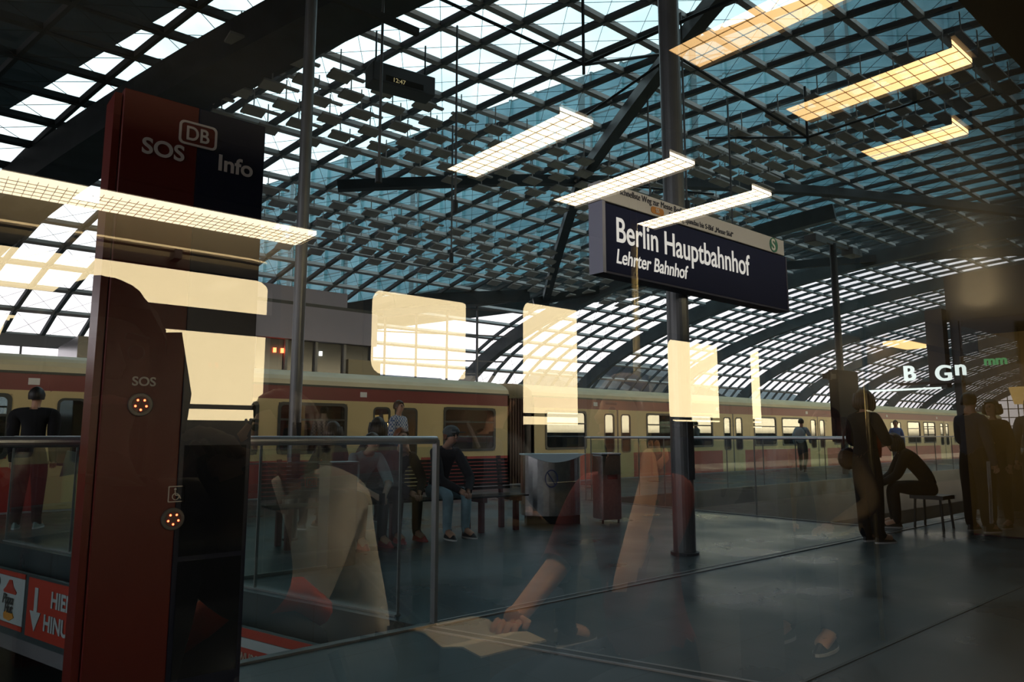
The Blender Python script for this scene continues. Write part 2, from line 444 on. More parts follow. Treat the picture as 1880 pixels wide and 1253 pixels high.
for i in range(46):
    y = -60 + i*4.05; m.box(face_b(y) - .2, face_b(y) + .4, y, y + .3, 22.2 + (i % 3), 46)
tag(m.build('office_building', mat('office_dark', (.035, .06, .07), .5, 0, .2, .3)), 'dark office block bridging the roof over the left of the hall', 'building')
for (a, b, y0, h, lb) in ((60, 72, 60, 7, 'grey town house beyond the train roof right of the sign post'), (74, 84, 60, 9, 'taller grey town house behind the first one'), (40, 52, 70, 6, 'low grey town house beyond the near carriage'), (86, 110, 55, 6, 'wide grey town house furthest along the tracks')):
    m = MB(); m.box(a, b, y0, y0 + 12, -4, h); m.prism([(y0, h), (y0 + 12, h), (y0 + 6, h + 2.5)], a, b, 'x')
    tag(m.build('town_house', mat('city_wall', (.12, .13, .15), .8, 0, .2, .5)), lb, 'building')
# ================================================================== OBJECTS ON THE PLATFORM
WHITE = mat('white_lettering', (.82, .8, .76), .6)
# --- station name sign
NAVY = mat('sign_navy', (.010, .016, .06), .6, spec=.12)
sg = thing('station_sign', 'navy station name sign Berlin Hauptbahnhof with white header, on the grey pole', 'sign', (4.7, 4.3, 0))
SX, SW = 0.0, 3.25
m = MB(); m.box(0, SW, 0, .16, 2.68, 3.33); m.build('panel', NAVY, sg, bevel=.012)
m = MB(); m.box(-.006, .035, -.006, .166, 2.665, 3.34); m.build('edge_strip', mat('sign_edge', (.34, .36, .46), .5), sg)
m = MB(); m.box(SW - .03, SW, -.004, .164, 2.67, 3.335); m.box(0, SW, -.003, .163, 2.665, 2.685)
m.build('frame', mat('sign_frame', (.03, .035, .08), .6), sg)
m = MB(); m.box(-.02, SW - .04, .0, .16, 3.345, 3.53); hd = m.build('header_panel', mat('header_white', (.62, .62, .62), .6, spec=.2), sg, bevel=.006)
DT = mat('dark_lettering', (.03, .035, .06), .6)
SGL = emat('backlit_white', (1, .93, .84), .62)
text('lettering', 'Berlin Hauptbahnhof', .335, SGL, (.17, -.004, 2.985), sg, sx=.80, bold=.003)
text('lettering', 'Lehrter Bahnhof', .195, SGL, (.17, -.004, 2.78), sg, sx=.83, shear=.18, bold=.002)
text('lettering', 'Der schnellste Weg zur Messe Berlin', .088, DT, (.1, -.004, 3.452), sg, sx=.86)
text('lettering', 'Richtung Spandau bis S-Bhf \u201eMesse S\u00fcd\u201c', .080, DT, (.98, -.004, 3.375), sg, sx=.88)
m = MB(); m.prism(rrect(.70, .90, 3.365, 3.435, .034), -.006, .0, 'y'); bd = m.build('line_badge', mat('badge_orange', (.55, .22, .03), .5), sg)
text('badge_lettering', 'S5', .06, WHITE, (.765, -.009, 3.38), bd)
GR = mat('badge_green', (.02, .20, .13), .5)
m = MB(); m.prism([(2.97 + .088*math.cos(a*PI/16), 3.437 + .088*math.sin(a*PI/16)) for a in range(32)], -.006, .0, 'y'); bd = m.build('line_badge', GR, sg)
text('badge_lettering', 'S', .19, WHITE, (2.908, -.009, 3.372), bd, bold=.004)
m = MB(); m.box(1.2, 1.75, .16, .17, 3.05, 3.12); m.box(1.2, 1.75, .16, .17, 2.85, 2.92); m.build('bracket', STEELD, sg)
# --- round poles
def pole(x, y, r, h, label, name='lamp_post'):
    t = thing(name, label, 'post', (x, y, 0))
    m = MB(); m.tube([(0,0,0), (0,0,h)], r, 24); m.build('shaft', POLE, t, smooth=False)
    m = MB(); m.tube([(0,0,0), (0,0,.025)], r * 1.25, 24); m.build('base_plate', STEELD, t)
    m = MB(); m.box(-.05, .05, -r - .004, -r + .02, .75, 1.35); m.build('access_door', STEELD, t)
    return t
pole(6.18, 4.6, .115, 9.2, 'thick grey steel post carrying the station name sign')
t = pole(3.5, 8.14, .072, 7.0, 'slim tall grey post behind the orange-red information column')
m = MB(); m.beam((-.9, 0, 6.9), (1.6, 0, 6.9), .08, .1); m.build('arm', STEELD, t)
# --- SOS / info column
cx0, cx1, cz, cy = .56, 1.14, 2.6, 3.1; cm = .85
ic = thing('info_column', 'tall emergency and information column, left half red, right half dark blue', 'information column', (cm, cy, 0))
RED = mat('column_red', (.14, .010, .006), .38, 0, .06, 2)
BLU = mat('column_blue', (.012, .016, .042), .3)
m = MB(); m.box(cx0 - cm, 0, 0, .2, 0, cz); m.build('red_panel', RED, ic, bevel=.004)
m = MB(); m.box(0, cx1 - cm, .001, .2, 0, cz); m.build('blue_panel', BLU, ic, bevel=.004)
m = MB(); m.box(cx0 - cm - .03, cx0 - cm - .004, .02, .18, 0, cz - .02); m.build('side_trim', mat('column_red_dark', (.16, .015, .01), .3), ic)
m = MB(); m.box(.02, cx1 - cm - .02, -.004, .001, .72, 1.16); m.box(.02, cx1 - cm - .02, -.004, .001, .25, .7); m.build('display_window', mat('column_glass', (.012, .014, .02), .08), ic)
LET = mat('column_lettering', (.72, .64, .60), .6)
text('lettering', 'SOS', .095, LET, (-.215, -.003, 2.345), ic, bold=.002)
text('lettering', 'Info', .10, LET, (.085, -.003, 2.345), ic, bold=.002)
text('lettering', 'SOS', .05, LET, (-.19, -.003, 1.395), ic, bold=.001)
def logo(par, cx, zc, w, h, fill, frame):
    m = MB(); m.ring(rrect(cx-w/2, cx+w/2, zc-h/2, zc+h/2, h*.2), rrect(cx-w/2+h*.09, cx+w/2-h*.09, zc-h/2+h*.09, zc+h/2-h*.09, h*.14), -.007, -.002, 0)
    m.prism(rrect(cx-w/2+h*.03, cx+w/2-h*.03, zc-h/2+h*.03, zc+h/2-h*.03, h*.15), -.004, 0, 'y', 1)
    o = m.build('emblem', [frame, fill], par)
    text('emblem_lettering', 'DB', h * .82, frame, (cx - w*.34, -.009, zc - h*.29), o, sx=.86, bold=h*.012)
logo(ic, 0.0, 2.475, .155, .105, RED, LET)
LED = emat('red_lamp', (1, .09, .03), 9)
def button(cx, zc, r):
    m = MB()
    m.prism([(cx + r*math.cos(a*PI/14), zc + r*math.sin(a*PI/14)) for a in range(28)], -.012, 0, 'y')
    b = m.build('call_button', mat('button_grey', (.16, .15, .15), .35, .4), ic, bevel=.003)
    m = MB()
    m.prism([(cx + r*.7*math.cos(a*PI/12), zc + r*.7*math.sin(a*PI/12)) for a in range(24)], -.016, -.012, 'y'); m.build('button_cap', mat('button_dark', (.06, .055, .055), .4), b)
    m = MB()
    for k in range(5):
        a = PI/2 + PI + 2*PI*k/5; m.ball((cx + r*.45*math.cos(a), -.017, zc + r*.45*math.sin(a)), r*.09, n=8, m=6)
    m.build('ring_light', LED, b)
button(-.155, 1.32, .046); button(-.01, .87, .044)
m = MB(); m.ring(rrect(-.032, .032, .935, .999, .004), rrect(-.028, .028, .939, .995, .003), -.004, -.001)
m.ball((-.006, -.004, .986), (.005, .002, .005), n=8, m=6); m.beam((-.006, -.003, .98), (-.004, -.003, .962), .004, .003, (0,1,0)); m.beam((-.004, -.003, .962), (.01, -.003, .962), .004, .003, (0,1,0)); m.beam((.01, -.003, .962), (.016, -.003, .948), .004, .003, (0,1,0))
m.ring([(-.003 + .014*math.cos(a*PI/8), .957 + .014*math.sin(a*PI/8)) for a in range(16)], [(-.003 + .011*math.cos(a*PI/8), .957 + .011*math.sin(a*PI/8)) for a in range(16)], -.004, -.001)
m.build('wheelchair_symbol', LET, ic)
# --- balustrades
def balustrade(p, q, label, gap=1.35, post_at_ends=True, rr=.026, h=1.17, z0=0, endpost=True):
    p = Vector((*p, 0)); q = Vector((*q, 0)); d = q - p; Ln = d.length
    t = thing('balustrade', label, 'railing', p, math.atan2(d.y, d.x))
    m = MB(); m.tube([(0,0,h), (Ln,0,h)], rr, 14); m.build('handrail', CHROME, t, smooth=False)
    n = max(1, round(Ln / gap)); w = Ln / n
    for i in range(n):
        m = MB(); m.box(i*w + .012, (i+1)*w - .012, -.008, .008, z0 - .12, h - .045); m.build('glass_panel', RAILG, t)
    for i in range(n + 1):
        big = i in (0, n) and endpost
        m = MB()
        if big: m.box(i*w - .012, i*w + .012, -.025, .025, z0, h)
        else: m.box(i*w - .004, i*w + .004, -.012, .012, z0 - .1, h)
        m.build('post', CHROME if big else STEELL, t)
    m = MB(); m.box(0, Ln, -.03, .03, z0 - .01, z0 + .012); m.build('base_channel', STEELL, t)
    return t
balustrade((2.68, 3.96), (-4.2, 3.96), 'glass balustrade with steel handrail ending at the upright before the seated people', 1.72)
balustrade((2.62, 4.3), (.98, 10.2), 'glass balustrade running away from the near corner post towards the cream train', 1.55, endpost=False)
balustrade((9.8, 9.5), (33, 9.5), 'long glass balustrade with thin bright handrail in front of the red train', 1.6, endpost=False, rr=.022, h=1.16)
balustrade((9.85, 4.3), (9.85, 9.4), 'glass balustrade at the near end of the right-hand floor opening', 1.7, endpost=False, rr=.02, h=1.16)
# --- banners on the slanted wall below the floor
BR = mat('banner_red', (.42, .035, .015), .5); BW = mat('banner_white', (.42, .46, .47), .5); BO = mat('banner_orange', (.6, .25, .03), .5)
bn = thing('advertising_banner', 'red and white food advertising banner along the slanted edge wall of the floor opening', 'banner')
PA = Vector((.88, 9.54, -.15)); PB = Vector((2.24, 4.57, -.15)); dv = PB - PA
bn.location = PA - Vector((.10, .03, 0)); bn.rotation_euler = (0, 0, math.atan2(dv.y, dv.x)); BL = dv.length
m = MB(); m.box(-.5, BL + .3, .0, .04, -.62, .0); m.build('board', mat('banner_back', (.03, .05, .055), .5), bn)
m = MB(); m.box(-.45, .92, -.006, 0, -.5, -.06); m.build('white_field', BW, bn)
m = MB(); m.box(-.45, .92, -.007, 0, -.055, -.01); m.build('red_field', BR, bn)
m = MB(); m.box(-.45, .92, -.007, 0, -.55, -.505); m.build('red_field', BR, bn)
m = MB(); m.box(1.0, 2.6, -.006, 0, -.56, -.02); m.build('red_field', BR, bn)
m = MB(); m.box(3.9, 5.3, -.007, 0, -.06, -.0); m.build('red_field', BR, bn)
m = MB(); m.box(3.9, 5.3, -.006, 0, -.35, -.065); m.build('white_field', BW, bn)
m = MB(); m.box(4.1, 4.72, -.009, 0, -.27, -.13); m.build('red_field', BR, bn)
m = MB(); m.prism(rrect(-.3, .22, -.45, -.27, .03), -.012, 0, 'y'); m.build('orange_label', BO, bn)
m = MB(); m.prism([(.46, -.20), (.52, -.16), (.58, -.09), (.64, -.09), (.68, -.15), (.76, -.2), (.74, -.22), (.48, -.22)], -.014, 0, 'y', 0); m.build('roof_emblem', BR, bn)
m = MB(); m.prism([(.5, -.42), (.56, -.39), (.70, -.40), (.74, -.44), (.64, -.48), (.52, -.47)], -.014, 0, 'y', 0); m.build('roof_emblem', BO, bn)
LD = mat('logo_dark', (.03, .03, .03), .5)
text('lettering', 'Pizza', .13, LD, (.46, -.016, -.32), bn, shear=.2, sx=.95, bold=.003)
text('lettering', 'Hut', .12, LD, (.52, -.016, -.40), bn, shear=.2, sx=.95, bold=.003)
text('lettering', 's', .12, BR, (.05, -.016, -.17), bn)
m = MB(); m.ring([(.28 + .08*math.cos(a*PI/10), -.14 + .07*math.sin(a*PI/10)) for a in range(20)], [(.28 + .065*math.cos(a*PI/10), -.14 + .056*math.sin(a*PI/10)) for a in range(20)], -.012, -.004); m.build('round_emblem', LD, bn)
text('lettering', 'a', .1, LD, (.25, -.016, -.165), bn)
m = MB(); m.prism([(1.16, -.1), (1.23, -.1), (1.23, -.32), (1.31, -.32), (1.195, -.5), (1.08, -.32), (1.16, -.32)], -.012, 0, 'y'); m.build('arrow', BW, bn)
text('lettering', 'HIER', .2, BW, (1.5, -.012, -.24), bn, bold=.006); text('lettering', 'HINUNTER', .2, BW, (1.38, -.012, -.46), bn, bold=.006)
text('lettering', 'CURRYWURST', .125, mat('cream_letter', (.6, .45, .35), .5), (4.13, -.014, -.245), bn, sx=.62)
# --- information board box with DB emblem (low glazed case)
gc = thing('glass_windbreak', 'low glass windbreak of several panes with a small red-framed emblem, behind the near handrail', 'glass screen', (2.26, 6.2, 0))
GC = mat('case_grey', (.10, .13, .14), .25, .2)
for k in range(4):
    x0, x1 = (0, .17, .35, .54, .76)[k:k+2]
    m = MB(); m.box(x0 + .005, x1 - .005, 0, .012, .02, .95); m.build('glass_panel', RAILG, gc)
    m = MB(); m.box(x0 + .004, x1 - .004, -.008, .02, .95, .965); m.build('top_rail', INOX, gc)
m = MB(); m.box(.76, 1.05, 0, .22, 0, .93); m.build('end_cabinet', GC, gc, bevel=.01)
m = MB(); m.box(.75, 1.06, -.01, .23, .93, .955); m.build('cabinet_top', INOX, gc, bevel=.006)
m = MB(); m.box(0, .76, -.02, .03, 0, .03); m.build('base_channel', STEELL, gc)
logo(gc, .58, .78, .115, .09, mat('emblem_back', (.2, .2, .2), .5), mat('emblem_red', (.5, .06, .04), .5))
# --- bench
bc = thing('bench', 'black slatted platform bench with dark red legs', 'bench', (4.5, 7.62, 0), math.radians(-6))
BK = mat('bench_black', (.022, .024, .027), .35, .3); BRD = mat('bench_red', (.11, .02, .022), .45)
for k, z in enumerate((.46,)):
    for i in range(6):
        m = MB(); m.box(-1.5, 1.75, -.42 + i*.075, -.365 + i*.075, .43, .45); m.build('slat', BK, bc)
for i in range(9):
    m = MB(); m.box(-1.5, 1.75, .02 + i*.008, .04 + i*.008, .5 + i*.045, .536 + i*.045); m.build('slat', BK, bc)
for x in (-1.3, -.1, 1.1, 1.62):
    m = MB(); m.box(x - .03, x + .03, -.4, .1, .37, .43); m.box(x - .03, x + .03, -.34, -.28, 0, .4); m.box(x - .03, x + .03, .0, .06, 0, .4)
    m.beam((x, .04, .4), (x, .11, .93), .05, .04, (0, 1, 0)); m.build('leg', BRD, bc)
# --- round-fronted stainless litter station
bn2 = thing('litter_station', 'rounded stainless steel litter station with pale blue lens-shaped lid', 'litter bin', (6.9, 7.35, 0), math.radians(-32))
prof = [(.41 * math.cos(PI - PI*i/16), -.24 * math.sin(PI * i / 16)) for i in range(17)]
m = MB(); m.prism(prof + [(.41, .14), (-.41, .14)], .12, .93, 'z'); m.build('body', INOX, bn2)
m = MB(); m.prism([(x*1.04, y*1.06) for x, y in prof] + [(.425, .15), (-.425, .15)], .93, .95, 'z')
lens = [(-.43, .955)] + [(-.43 + .86*i/14, .955 - .12*math.sin(PI*i/14)) for i in range(1, 14)] + [(.43, .955)]
m.prism(lens, -.30, -.26, 'y'); m.build('lid', mat('lid_blue', (.62, .80, .88), .4, 0), bn2, bevel=.004)
m = MB(); m.box(-.36, .38, -.1, .1, .0, .12); m.build('plinth', STEELD, bn2)
m = MB(); m.ring([(-.05 + .09*math.cos(a*PI/14), .62 + .12*math.sin(a*PI/14)) for a in range(28)], [(-.05 + .078*math.cos(a*PI/14), .62 + .104*math.sin(a*PI/14)) for a in range(28)], -.275, -.262)
m.beam((-.1, -.27, .7), (0, -.27, .54), .014, .01, (0,1,0)); sy_ = m.build('warning_symbol', mat('symbol_blue', (.05, .07, .2), .5), bn2)
b3 = thing('litter_bin', 'square brushed steel litter bin beside the rounded litter station', 'litter bin', (7.56, 6.92, 0), math.radians(-20))
m = MB(); m.box(-.15, .15, -.15, .15, .05, .93); m.build('body', INOX, b3, bevel=.015)
m = MB(); m.box(-.155, .155, -.155, .155, .93, .955); m.build('lid', CHROME, b3, bevel=.006)
m = MB(); m.box(-.07, .09, -.156, -.148, .6, .66); m.build('slot', BLACK, b3)
m = MB(); m.box(-.055, .075, -.158, -.15, .605, .625); m.build('label_plate', BRD, b3)
for dx in (-.12, .12):
    m = MB(); m.tube([(dx, -.1, 0), (dx, -.1, .05)], .015, 8); m.build('foot', STEELD, b3)
# --- far platform masts and boards
def board_mast(x, y, label):
    t = thing('departure_board', label, 'display board', (x, y, 0))
    m = MB(); m.tube([(0,0,0), (0,0,7.4)], .11, 12); m.build('mast', STEELD, t)
    m = MB(); m.box(-.5, .9, -.15, .15, 1.0, 3.25); m.build('board', mat('board_dark', (.02, .025, .03), .85, spec=.1), t, bevel=.02)
    m = MB(); m.box(-1.2, 1.4, -.06, .06, 7.35, 7.45); m.build('arm', STEELL, t)
    for dx in (-1.15, 1.35):
        m = MB(); m.box(dx - .35, dx + .35, -.2, .2, 7.2, 7.45); m.build('lamp_head', STEELL, t, bevel=.02)
    m = MB(); m.box(-1.0, -.5, -.1, .1, 2.95, 3.1); m.tube([(-.95,-.1,2.9),(-.95,-.1,3.15)], .07, 10); m.build('clock', BLACK, t)
    return t
board_mast(22.6, 10.6, 'dark display board on a tall mast with a crossarm behind the standing woman')
# hanging display
t = thing('hanging_display', 'grey box display hung under the glass roof on thin rods', 'display', (7.9, 13.3, 0), math.radians(-8))
m = MB(); m.box(-.75, .75, -.25, .25, 8.9, 9.35); m.build('housing', mat('housing_grey', (.07, .08, .085), .5), t, bevel=.02)
m = MB(); m.box(-.45, .45, -.26, -.25, 8.95, 9.08); m.build('screen', mat('screen_off', (.02, .02, .015), .2), t)
text('screen_text', '12:47', .14, emat('amber', (.6, .5, .25), .5), (-.3, -.265, 8.96), t)
for dx in (-.6, .6):
    m = MB(); m.tube([(dx, 0, 9.3), (dx, 0, 10.2)], .02, 6); m.build('rod', STEELD, t)
# small lamps and speakers on rods
for k, (x, y, z) in enumerate(((8.6, 12.1, 6.2), (13.8, 11.0, 6.4), (5.9, 10.6, 5.8), (10.9, 15.5, 6.1), (16.5, 10.4, 6.8), (12.4, 8.9, 6.2))):
    t = thing('hanging_rod', ['thin rod', 'slim cable'][k % 2] + ' hanging from the glass roof ' + ['above the cream train', 'left of the station sign', 'beside the slim post', 'over the train gap', 'right of the station sign', 'above the litter station'][k], 'rod', (x, y, 0))
    m = MB(); m.tube([(0, 0, z), (0, 0, roofz(y) - .1)], .025, 6); m.build('rod', STEELL, t)
    m = MB(); m.tube([(0, 0, z - .25), (0, 0, z)], .06, 8); m.build('lamp_head', STEELD, t)
# --- grey station office beyond the trains
so = thing('station_office', 'pale violet-grey station office with dark glazing above the cream train', 'building', (6.6, 19.6, 0))
SG = mat('office_violet', (.26, .25, .31), .6, 0, .06, 1)
m = MB(); m.box(-.4, 4.4, 0, 4, 3.95, 4.95); m.box(-.4, 3.4, .1, 4, 5.05, 5.5); m.build('fascia', SG, so)
m = MB(); m.box(-.4, 4.6, .02, 4, 4.95, 5.05); m.build('dark_band', STEELD, so)
m = MB(); m.box(-.3, 4.4, .25, 3.8, -.1, 3.95); m.build('glazing', mat('office_glazing', (.05, .06, .06), .12), so)
for i in range(6):
    m = MB(); m.box(-.32 + i*.92, -.24 + i*.92, .15, .25, -.1, 3.95); m.build('mullion', STEELL, so)
m = MB(); m.box(3.5, 4.6, .1, 3.8, -.1, 3.5); m.build('tan_panel', mat('office_tan', (.3, .26, .16), .7), so)
for k, (x, c) in enumerate(((1.2, 0), (1.42, 0), (.3, 1), (2.6, 1))):
    m = MB(); m.box(x, x + .07, .17, .24, 3.55, 3.68); m.build('lamp', LED if c == 0 else emat('white_lamp', (1, .95, .85), 3), so)
tb = thing('dark_glazed_kiosk', 'dark glazed kiosk under the far roof, left of the violet office', 'kiosk', (3.0, 19.9, 0))
m = MB(); m.box(0, 3.0, 0, 3, -.1, 3.6); m.build('body', mat('kiosk_dark', (.03, .035, .04), .2), tb)
# --- kiosk with lit lettering at the right
kx = 12.6
ks = thing('snack_kiosk', 'dark glazed snack kiosk with lit lettering and warm lamps on the right', 'kiosk', (kx, 1.2, 0))
KD = mat('kiosk_frame', (.018, .02, .022), .35, .2)
m = MB(); m.box(0, 7, 0, 2.95, 3.0, 3.75); m.build('fascia', KD, ks)
m = MB(); m.box(1.0, 7, .2, 2.75, 0, .9); m.build('counter', mat('counter_dark', (.03, .028, .025), .5), ks)
m = MB(); m.box(3.0, 3.1, .2, 2.8, 0, 3.0); m.build('back_wall', mat('kiosk_wood', (.30, .19, .08), .6, 0, .2, 2), ks)
for (x, y) in ((.05, 2.85), (.05, 1.7), (.05, .5), (3.5, 2.85)):
    m = MB(); m.box(x - .06, x + .06, y - .06, y + .06, 0, 3.0); m.build('column', KD, ks)
m = MB(); m.box(.0, .02, .06, 2.9, .0, 3.0); m.build('glass', gmat('kiosk_glass', (.6, .6, .58), .0, boost=.3), ks)
LW = emat('white_sign_light', (.9, 1, .95), 1.3); LG = emat('green_sign_light', (.25, .9, .35), .35)
text('lit_lettering', 'B', .34, LW, (-.3, 3.55, 2.08), ks, rot=(PI/2, 0, -PI/2), bold=.004, ext=.03)
text('lit_lettering', 'G', .34, LW, (-.3, 3.08, 2.05), ks, rot=(PI/2, 0, -PI/2), bold=.004, ext=.03)
text('lit_lettering', 'n', .34, LW, (-.3, 2.80, 2.12), ks, rot=(PI/2, 0, -PI/2), bold=.004, ext=.03)
text('lit_lettering', 'mm', .2, LG, (-.12, 2.45, 2.26), ks, rot=(PI/2, 0, -PI/2), bold=.004, ext=.02)
m = MB(); m.box(-.34, -.28, 2.7, 3.6, 2.0, 2.04); m.build('sign_rail', KD, ks)
m = MB(); m.box(-.2, .0, 2.95, 3.2, 1.95, 3.2); m.build('sign_arm', KD, ks)
m = MB(); m.box(-.32, -.3, 3.0, 4.1, 1.92, 1.95); m.build('strip_light', LW, ks)
for k, y in enumerate((2.42, 1.35)):
    m = MB(); m.tube([(1.6, y, 1.72), (1.6, y, 2.0)], [.14, .2], 16); m.build('lamp_shade', emat('shade_glow', (1, .62, .2), 1.1), ks)
    m = MB(); m.tube([(1.6, y, 2.0), (1.6, y, 3.0)], .01, 6); m.build('lamp_cord', KD, ks)
pl = bpy.data.lights.new('kiosk_lamp', 'POINT'); pl.energy = 18; pl.color = (1, .6, .25); pl.shadow_soft_size = .2
po = bpy.data.objects.new('kiosk_lamp', pl); COL.objects.link(po); po.location = (1.8, 1.9, 1.5); po.parent = ks
# ================================================================== S-BAHN TRAINS
CREAM = mat('train_cream', (.66, .51, .24), .4, 0, .05, 1); ROOFC = mat('train_roof_cream', (.72, .63, .40), .5, 0, .08, 1.2)
MAR = mat('train_maroon', (.20, .022, .028), .38, 0, .06, 1); LOW = mat('train_red', (.42, .035, .03), .4, 0, .08, 1)
TRIM = mat('train_seal', (.02, .03, .032), .4); TIN = mat('train_inside', (.35, .3, .22), .7); SEATB = mat('train_seat_blue', (.05, .06, .10), .8)
TY0, TY1 = 13.95, 16.85
def carriage(x0, Ln, label, cabend=False):
    t = thing('train_carriage', label, 'train', (x0, TY0, 0), 0, 'red and cream suburban train')
    dcs = [3.3, 9.2, 15.1]
    wins = []
    for i, d in enumerate(dcs): wins.append((d - .68, d + .68, -.02, 1.93, 'd'))
    for a, b in ((.45, 2.0), (4.6, 6.1), (6.5, 8.0), (10.5, 12.0), (12.4, 13.9), (16.4, 17.95)): wins.append((a, b, .83, 1.86, 'w'))
    wins.sort(); near = wins
    for sidei, (ya, yb) in enumerate(((0, .07), (TY1 - TY0 - .07, TY1 - TY0))):
        m = MB()
        m.box(0, Ln, ya, yb, -.35, -.02, 0)
        cur = 0
        for a, b, z0, z1, k in wins + [(Ln, Ln, 0, 0, 'e')]:
            if a > cur:
                m.box(cur, a, ya, yb, -.02, .70, 0); m.box(cur, a, ya, yb, .70, 1.93, 1)
            if k == 'w': m.box(a, b, ya, yb, -.02, .70, 0); m.box(a, b, ya, yb, .70, z0, 1); m.box(a, b, ya, yb, z1, 1.93, 1)
            cur = b
        m.box(0, Ln, ya, yb, 1.93, 2.2, 2)
        if sidei:
            m = MB(); m.box(0, Ln, ya, yb, -.35, .83, 0); m.box(0, Ln, ya, yb, 2.06, 2.2, 2)
            for xx in (0, 2.3, 6.25, 8.2, 12.15, 14.1, Ln - .3): m.box(xx, xx + .12, ya, yb, .83, 2.06, 1)
        s = m.build('side_wall', [LOW, CREAM, MAR], t)
        if sidei == 0:
            for a, b, z0, z1, k in wins:
                if k == 'w':
                    m = MB(); m.ring(rrect(a-.01, b+.01, z0-.01, z1+.01, .1), rrect(a+.05, b-.05, z0+.05, z1-.05, .08), -.012, .03); w = m.build('window', TRIM, t)
                    m = MB(); m.box(a + .03, b - .03, .01, .02, z0 + .03, z1 - .03); m.build('pane', DARKG, w)
                    m = MB(); m.box(a + .04, b - .04, -.004, .03, 1.5, 1.54); m.build('vent_bar', TRIM, w)
                else:
                    c = (a + b) / 2
                    for lo, hi in ((a, c - .03), (c + .03, b)):
                        m = MB(); m.ring(rrect(lo, hi, .0, 1.93, .03), rrect(lo + .13, hi - .13, .72, 1.8, .09), .0, .03)
                        m.box(lo + .002, hi - .002, .008, .028, .01, .66, 1)
                        dr = m.build('door', [CREAM, LOW], t)
                        m = MB(); m.box(lo + .11, hi - .11, .01, .02, .7, 1.82); m.build('pane', DARKG, dr)
                        m = MB(); m.ring(rrect(lo + .11, hi - .11, .7, 1.82, .1), rrect(lo + .15, hi - .15, .74, 1.78, .07), -.006, .01); m.build('seal', TRIM, dr)
                    m = MB(); m.box(c - .03, c + .03, -.004, .03, 0, 1.93); m.build('door_seal', TRIM, t)
        else:
            m = MB()
            m.box(.1, Ln - .1, ya + .02, ya + .04, .83, 2.06)
            m.build('far_panes', DARKG, t)
    m = MB(); D = TY1 - TY0
    prof = [(0, 2.2)] + [(D/2 - D/2 * math.cos(PI * i / 14) * 1.0, 2.2 + .42 * math.sin(PI * i / 14) ** .75) for i in range(15)] + [(D, 2.2)]
    m.prism([(a, b) for a, b in prof], 0, Ln, 'x'); m.build('roof', ROOFC, t)
    m = MB(); m.box(0, Ln, -.012, .01, 2.2, 2.24); m.build('gutter', TRIM, t)
    m = MB(); m.box(0, Ln, .05, D - .05, -.05, .0); m.box(0, .05, 0, D, -.3, 2.2); m.box(Ln - .05, Ln, 0, D, -.3, 2.2); m.build('floor_panel', TIN, t)
    m = MB(); m.box(.3, Ln - .3, D/2 - .12, D/2 + .12, 2.1, 2.13); m.build('ceiling_light', emat('train_light', (1, .85, .6), 1.6), t)
    for x in (1.2, 5.3, 7.3, 11.2, 13.2, 17.2):
        m = MB()
        for yy in (.45, D - .45): m.box(x - .08, x + .08, yy - .4, yy + .4, .0, 1.15); m.box(x - .5, x + .5, yy - .4, yy + .4, .3, .45)
        m.build('seat', SEATB, t)
    for x in (2.3, 8.2, 14.2):
        m = MB(); m.box(x, x + .16, -.006, 0, 2.02, 2.13); m.build('notice', WHITE, t)
    m = MB(); m.box(.6, 3.6, .1, D - .1, -.95, -.4); m.box(Ln - 3.6, Ln - .6, .1, D - .1, -.95, -.4); m.build('bogie', BLACK, t)
    return t
carriage(-6.75, 18.4, 'cream and red train carriage behind the seated people, its end at the gap')
carriage(12.45, 18.4, 'cream and red train carriage behind the litter bins and the sign post')
carriage(31.6, 18.4, 'far cream and red train carriage past the standing woman')
carriage(-25.9, 18.4, 'cream and red train carriage at the far left behind the info column')
for x, w in ((11.65, 'beside the litter station'), (30.85, 'beyond the walker with the rucksack'), (-7.5, 'left of the info column')):
    m = MB()
    for i in range(8):
        m.box(x + i*.09, x + i*.09 + .05, TY0 + .18, TY1 - .18, -.3, 2.15); m.box(x + i*.09 + .04, x + i*.09 + .07, TY0 + .23, TY1 - .23, -.28, 2.1)
    tag(m.build('gangway_bellows', mat('bellows_brown', (.10, .045, .03), .7)), 'dark brown gangway bellows joining two carriages ' + w, 'gangway')
# ================================================================== PEOPLE
SKIN = mat('skin', (.48, .27, .18), .55, 0, .06, 12); SKINR = mat('skin_warm', (.62, .34, .22), .5, 0, .06, 12)
EYEM = mat('eye_dark', (.02, .02, .02), .3); LIP = mat('lips', (.35, .12, .1), .5)
def V(*a): return Vector(a)
def skin_mesh(nodes, edges, root, sub=2):
    bm = bmesh.new(); lay = bm.verts.layers.skin.verify(); vs = []
    for p, r in nodes:
        v = bm.verts.new(p); v[lay].radius = r if isinstance(r, tuple) else (r, r); vs.append(v)
    vs[root][lay].use_root = True
    for a, b in edges: bm.edges.new((vs[a], vs[b]))
    me = bpy.data.meshes.new('tmp'); bm.to_mesh(me); bm.free()
    o = bpy.data.objects.new('tmp', me); COL.objects.link(o)
    k = o.modifiers.new('s', 'SKIN'); k.branch_smoothing = .6; k.use_smooth_shade = True
    u = o.modifiers.new('u', 'SUBSURF'); u.levels = sub; u.render_levels = sub
    dg = bpy.context.evaluated_depsgraph_get(); ev = o.evaluated_get(dg); r = ev.to_mesh()
    v = [tuple(x.co) for x in r.vertices]; f = [tuple(p.vertices) for p in r.polygons]
    ev.to_mesh_clear(); bpy.data.objects.remove(o); bpy.data.meshes.remove(me)
    return v, f
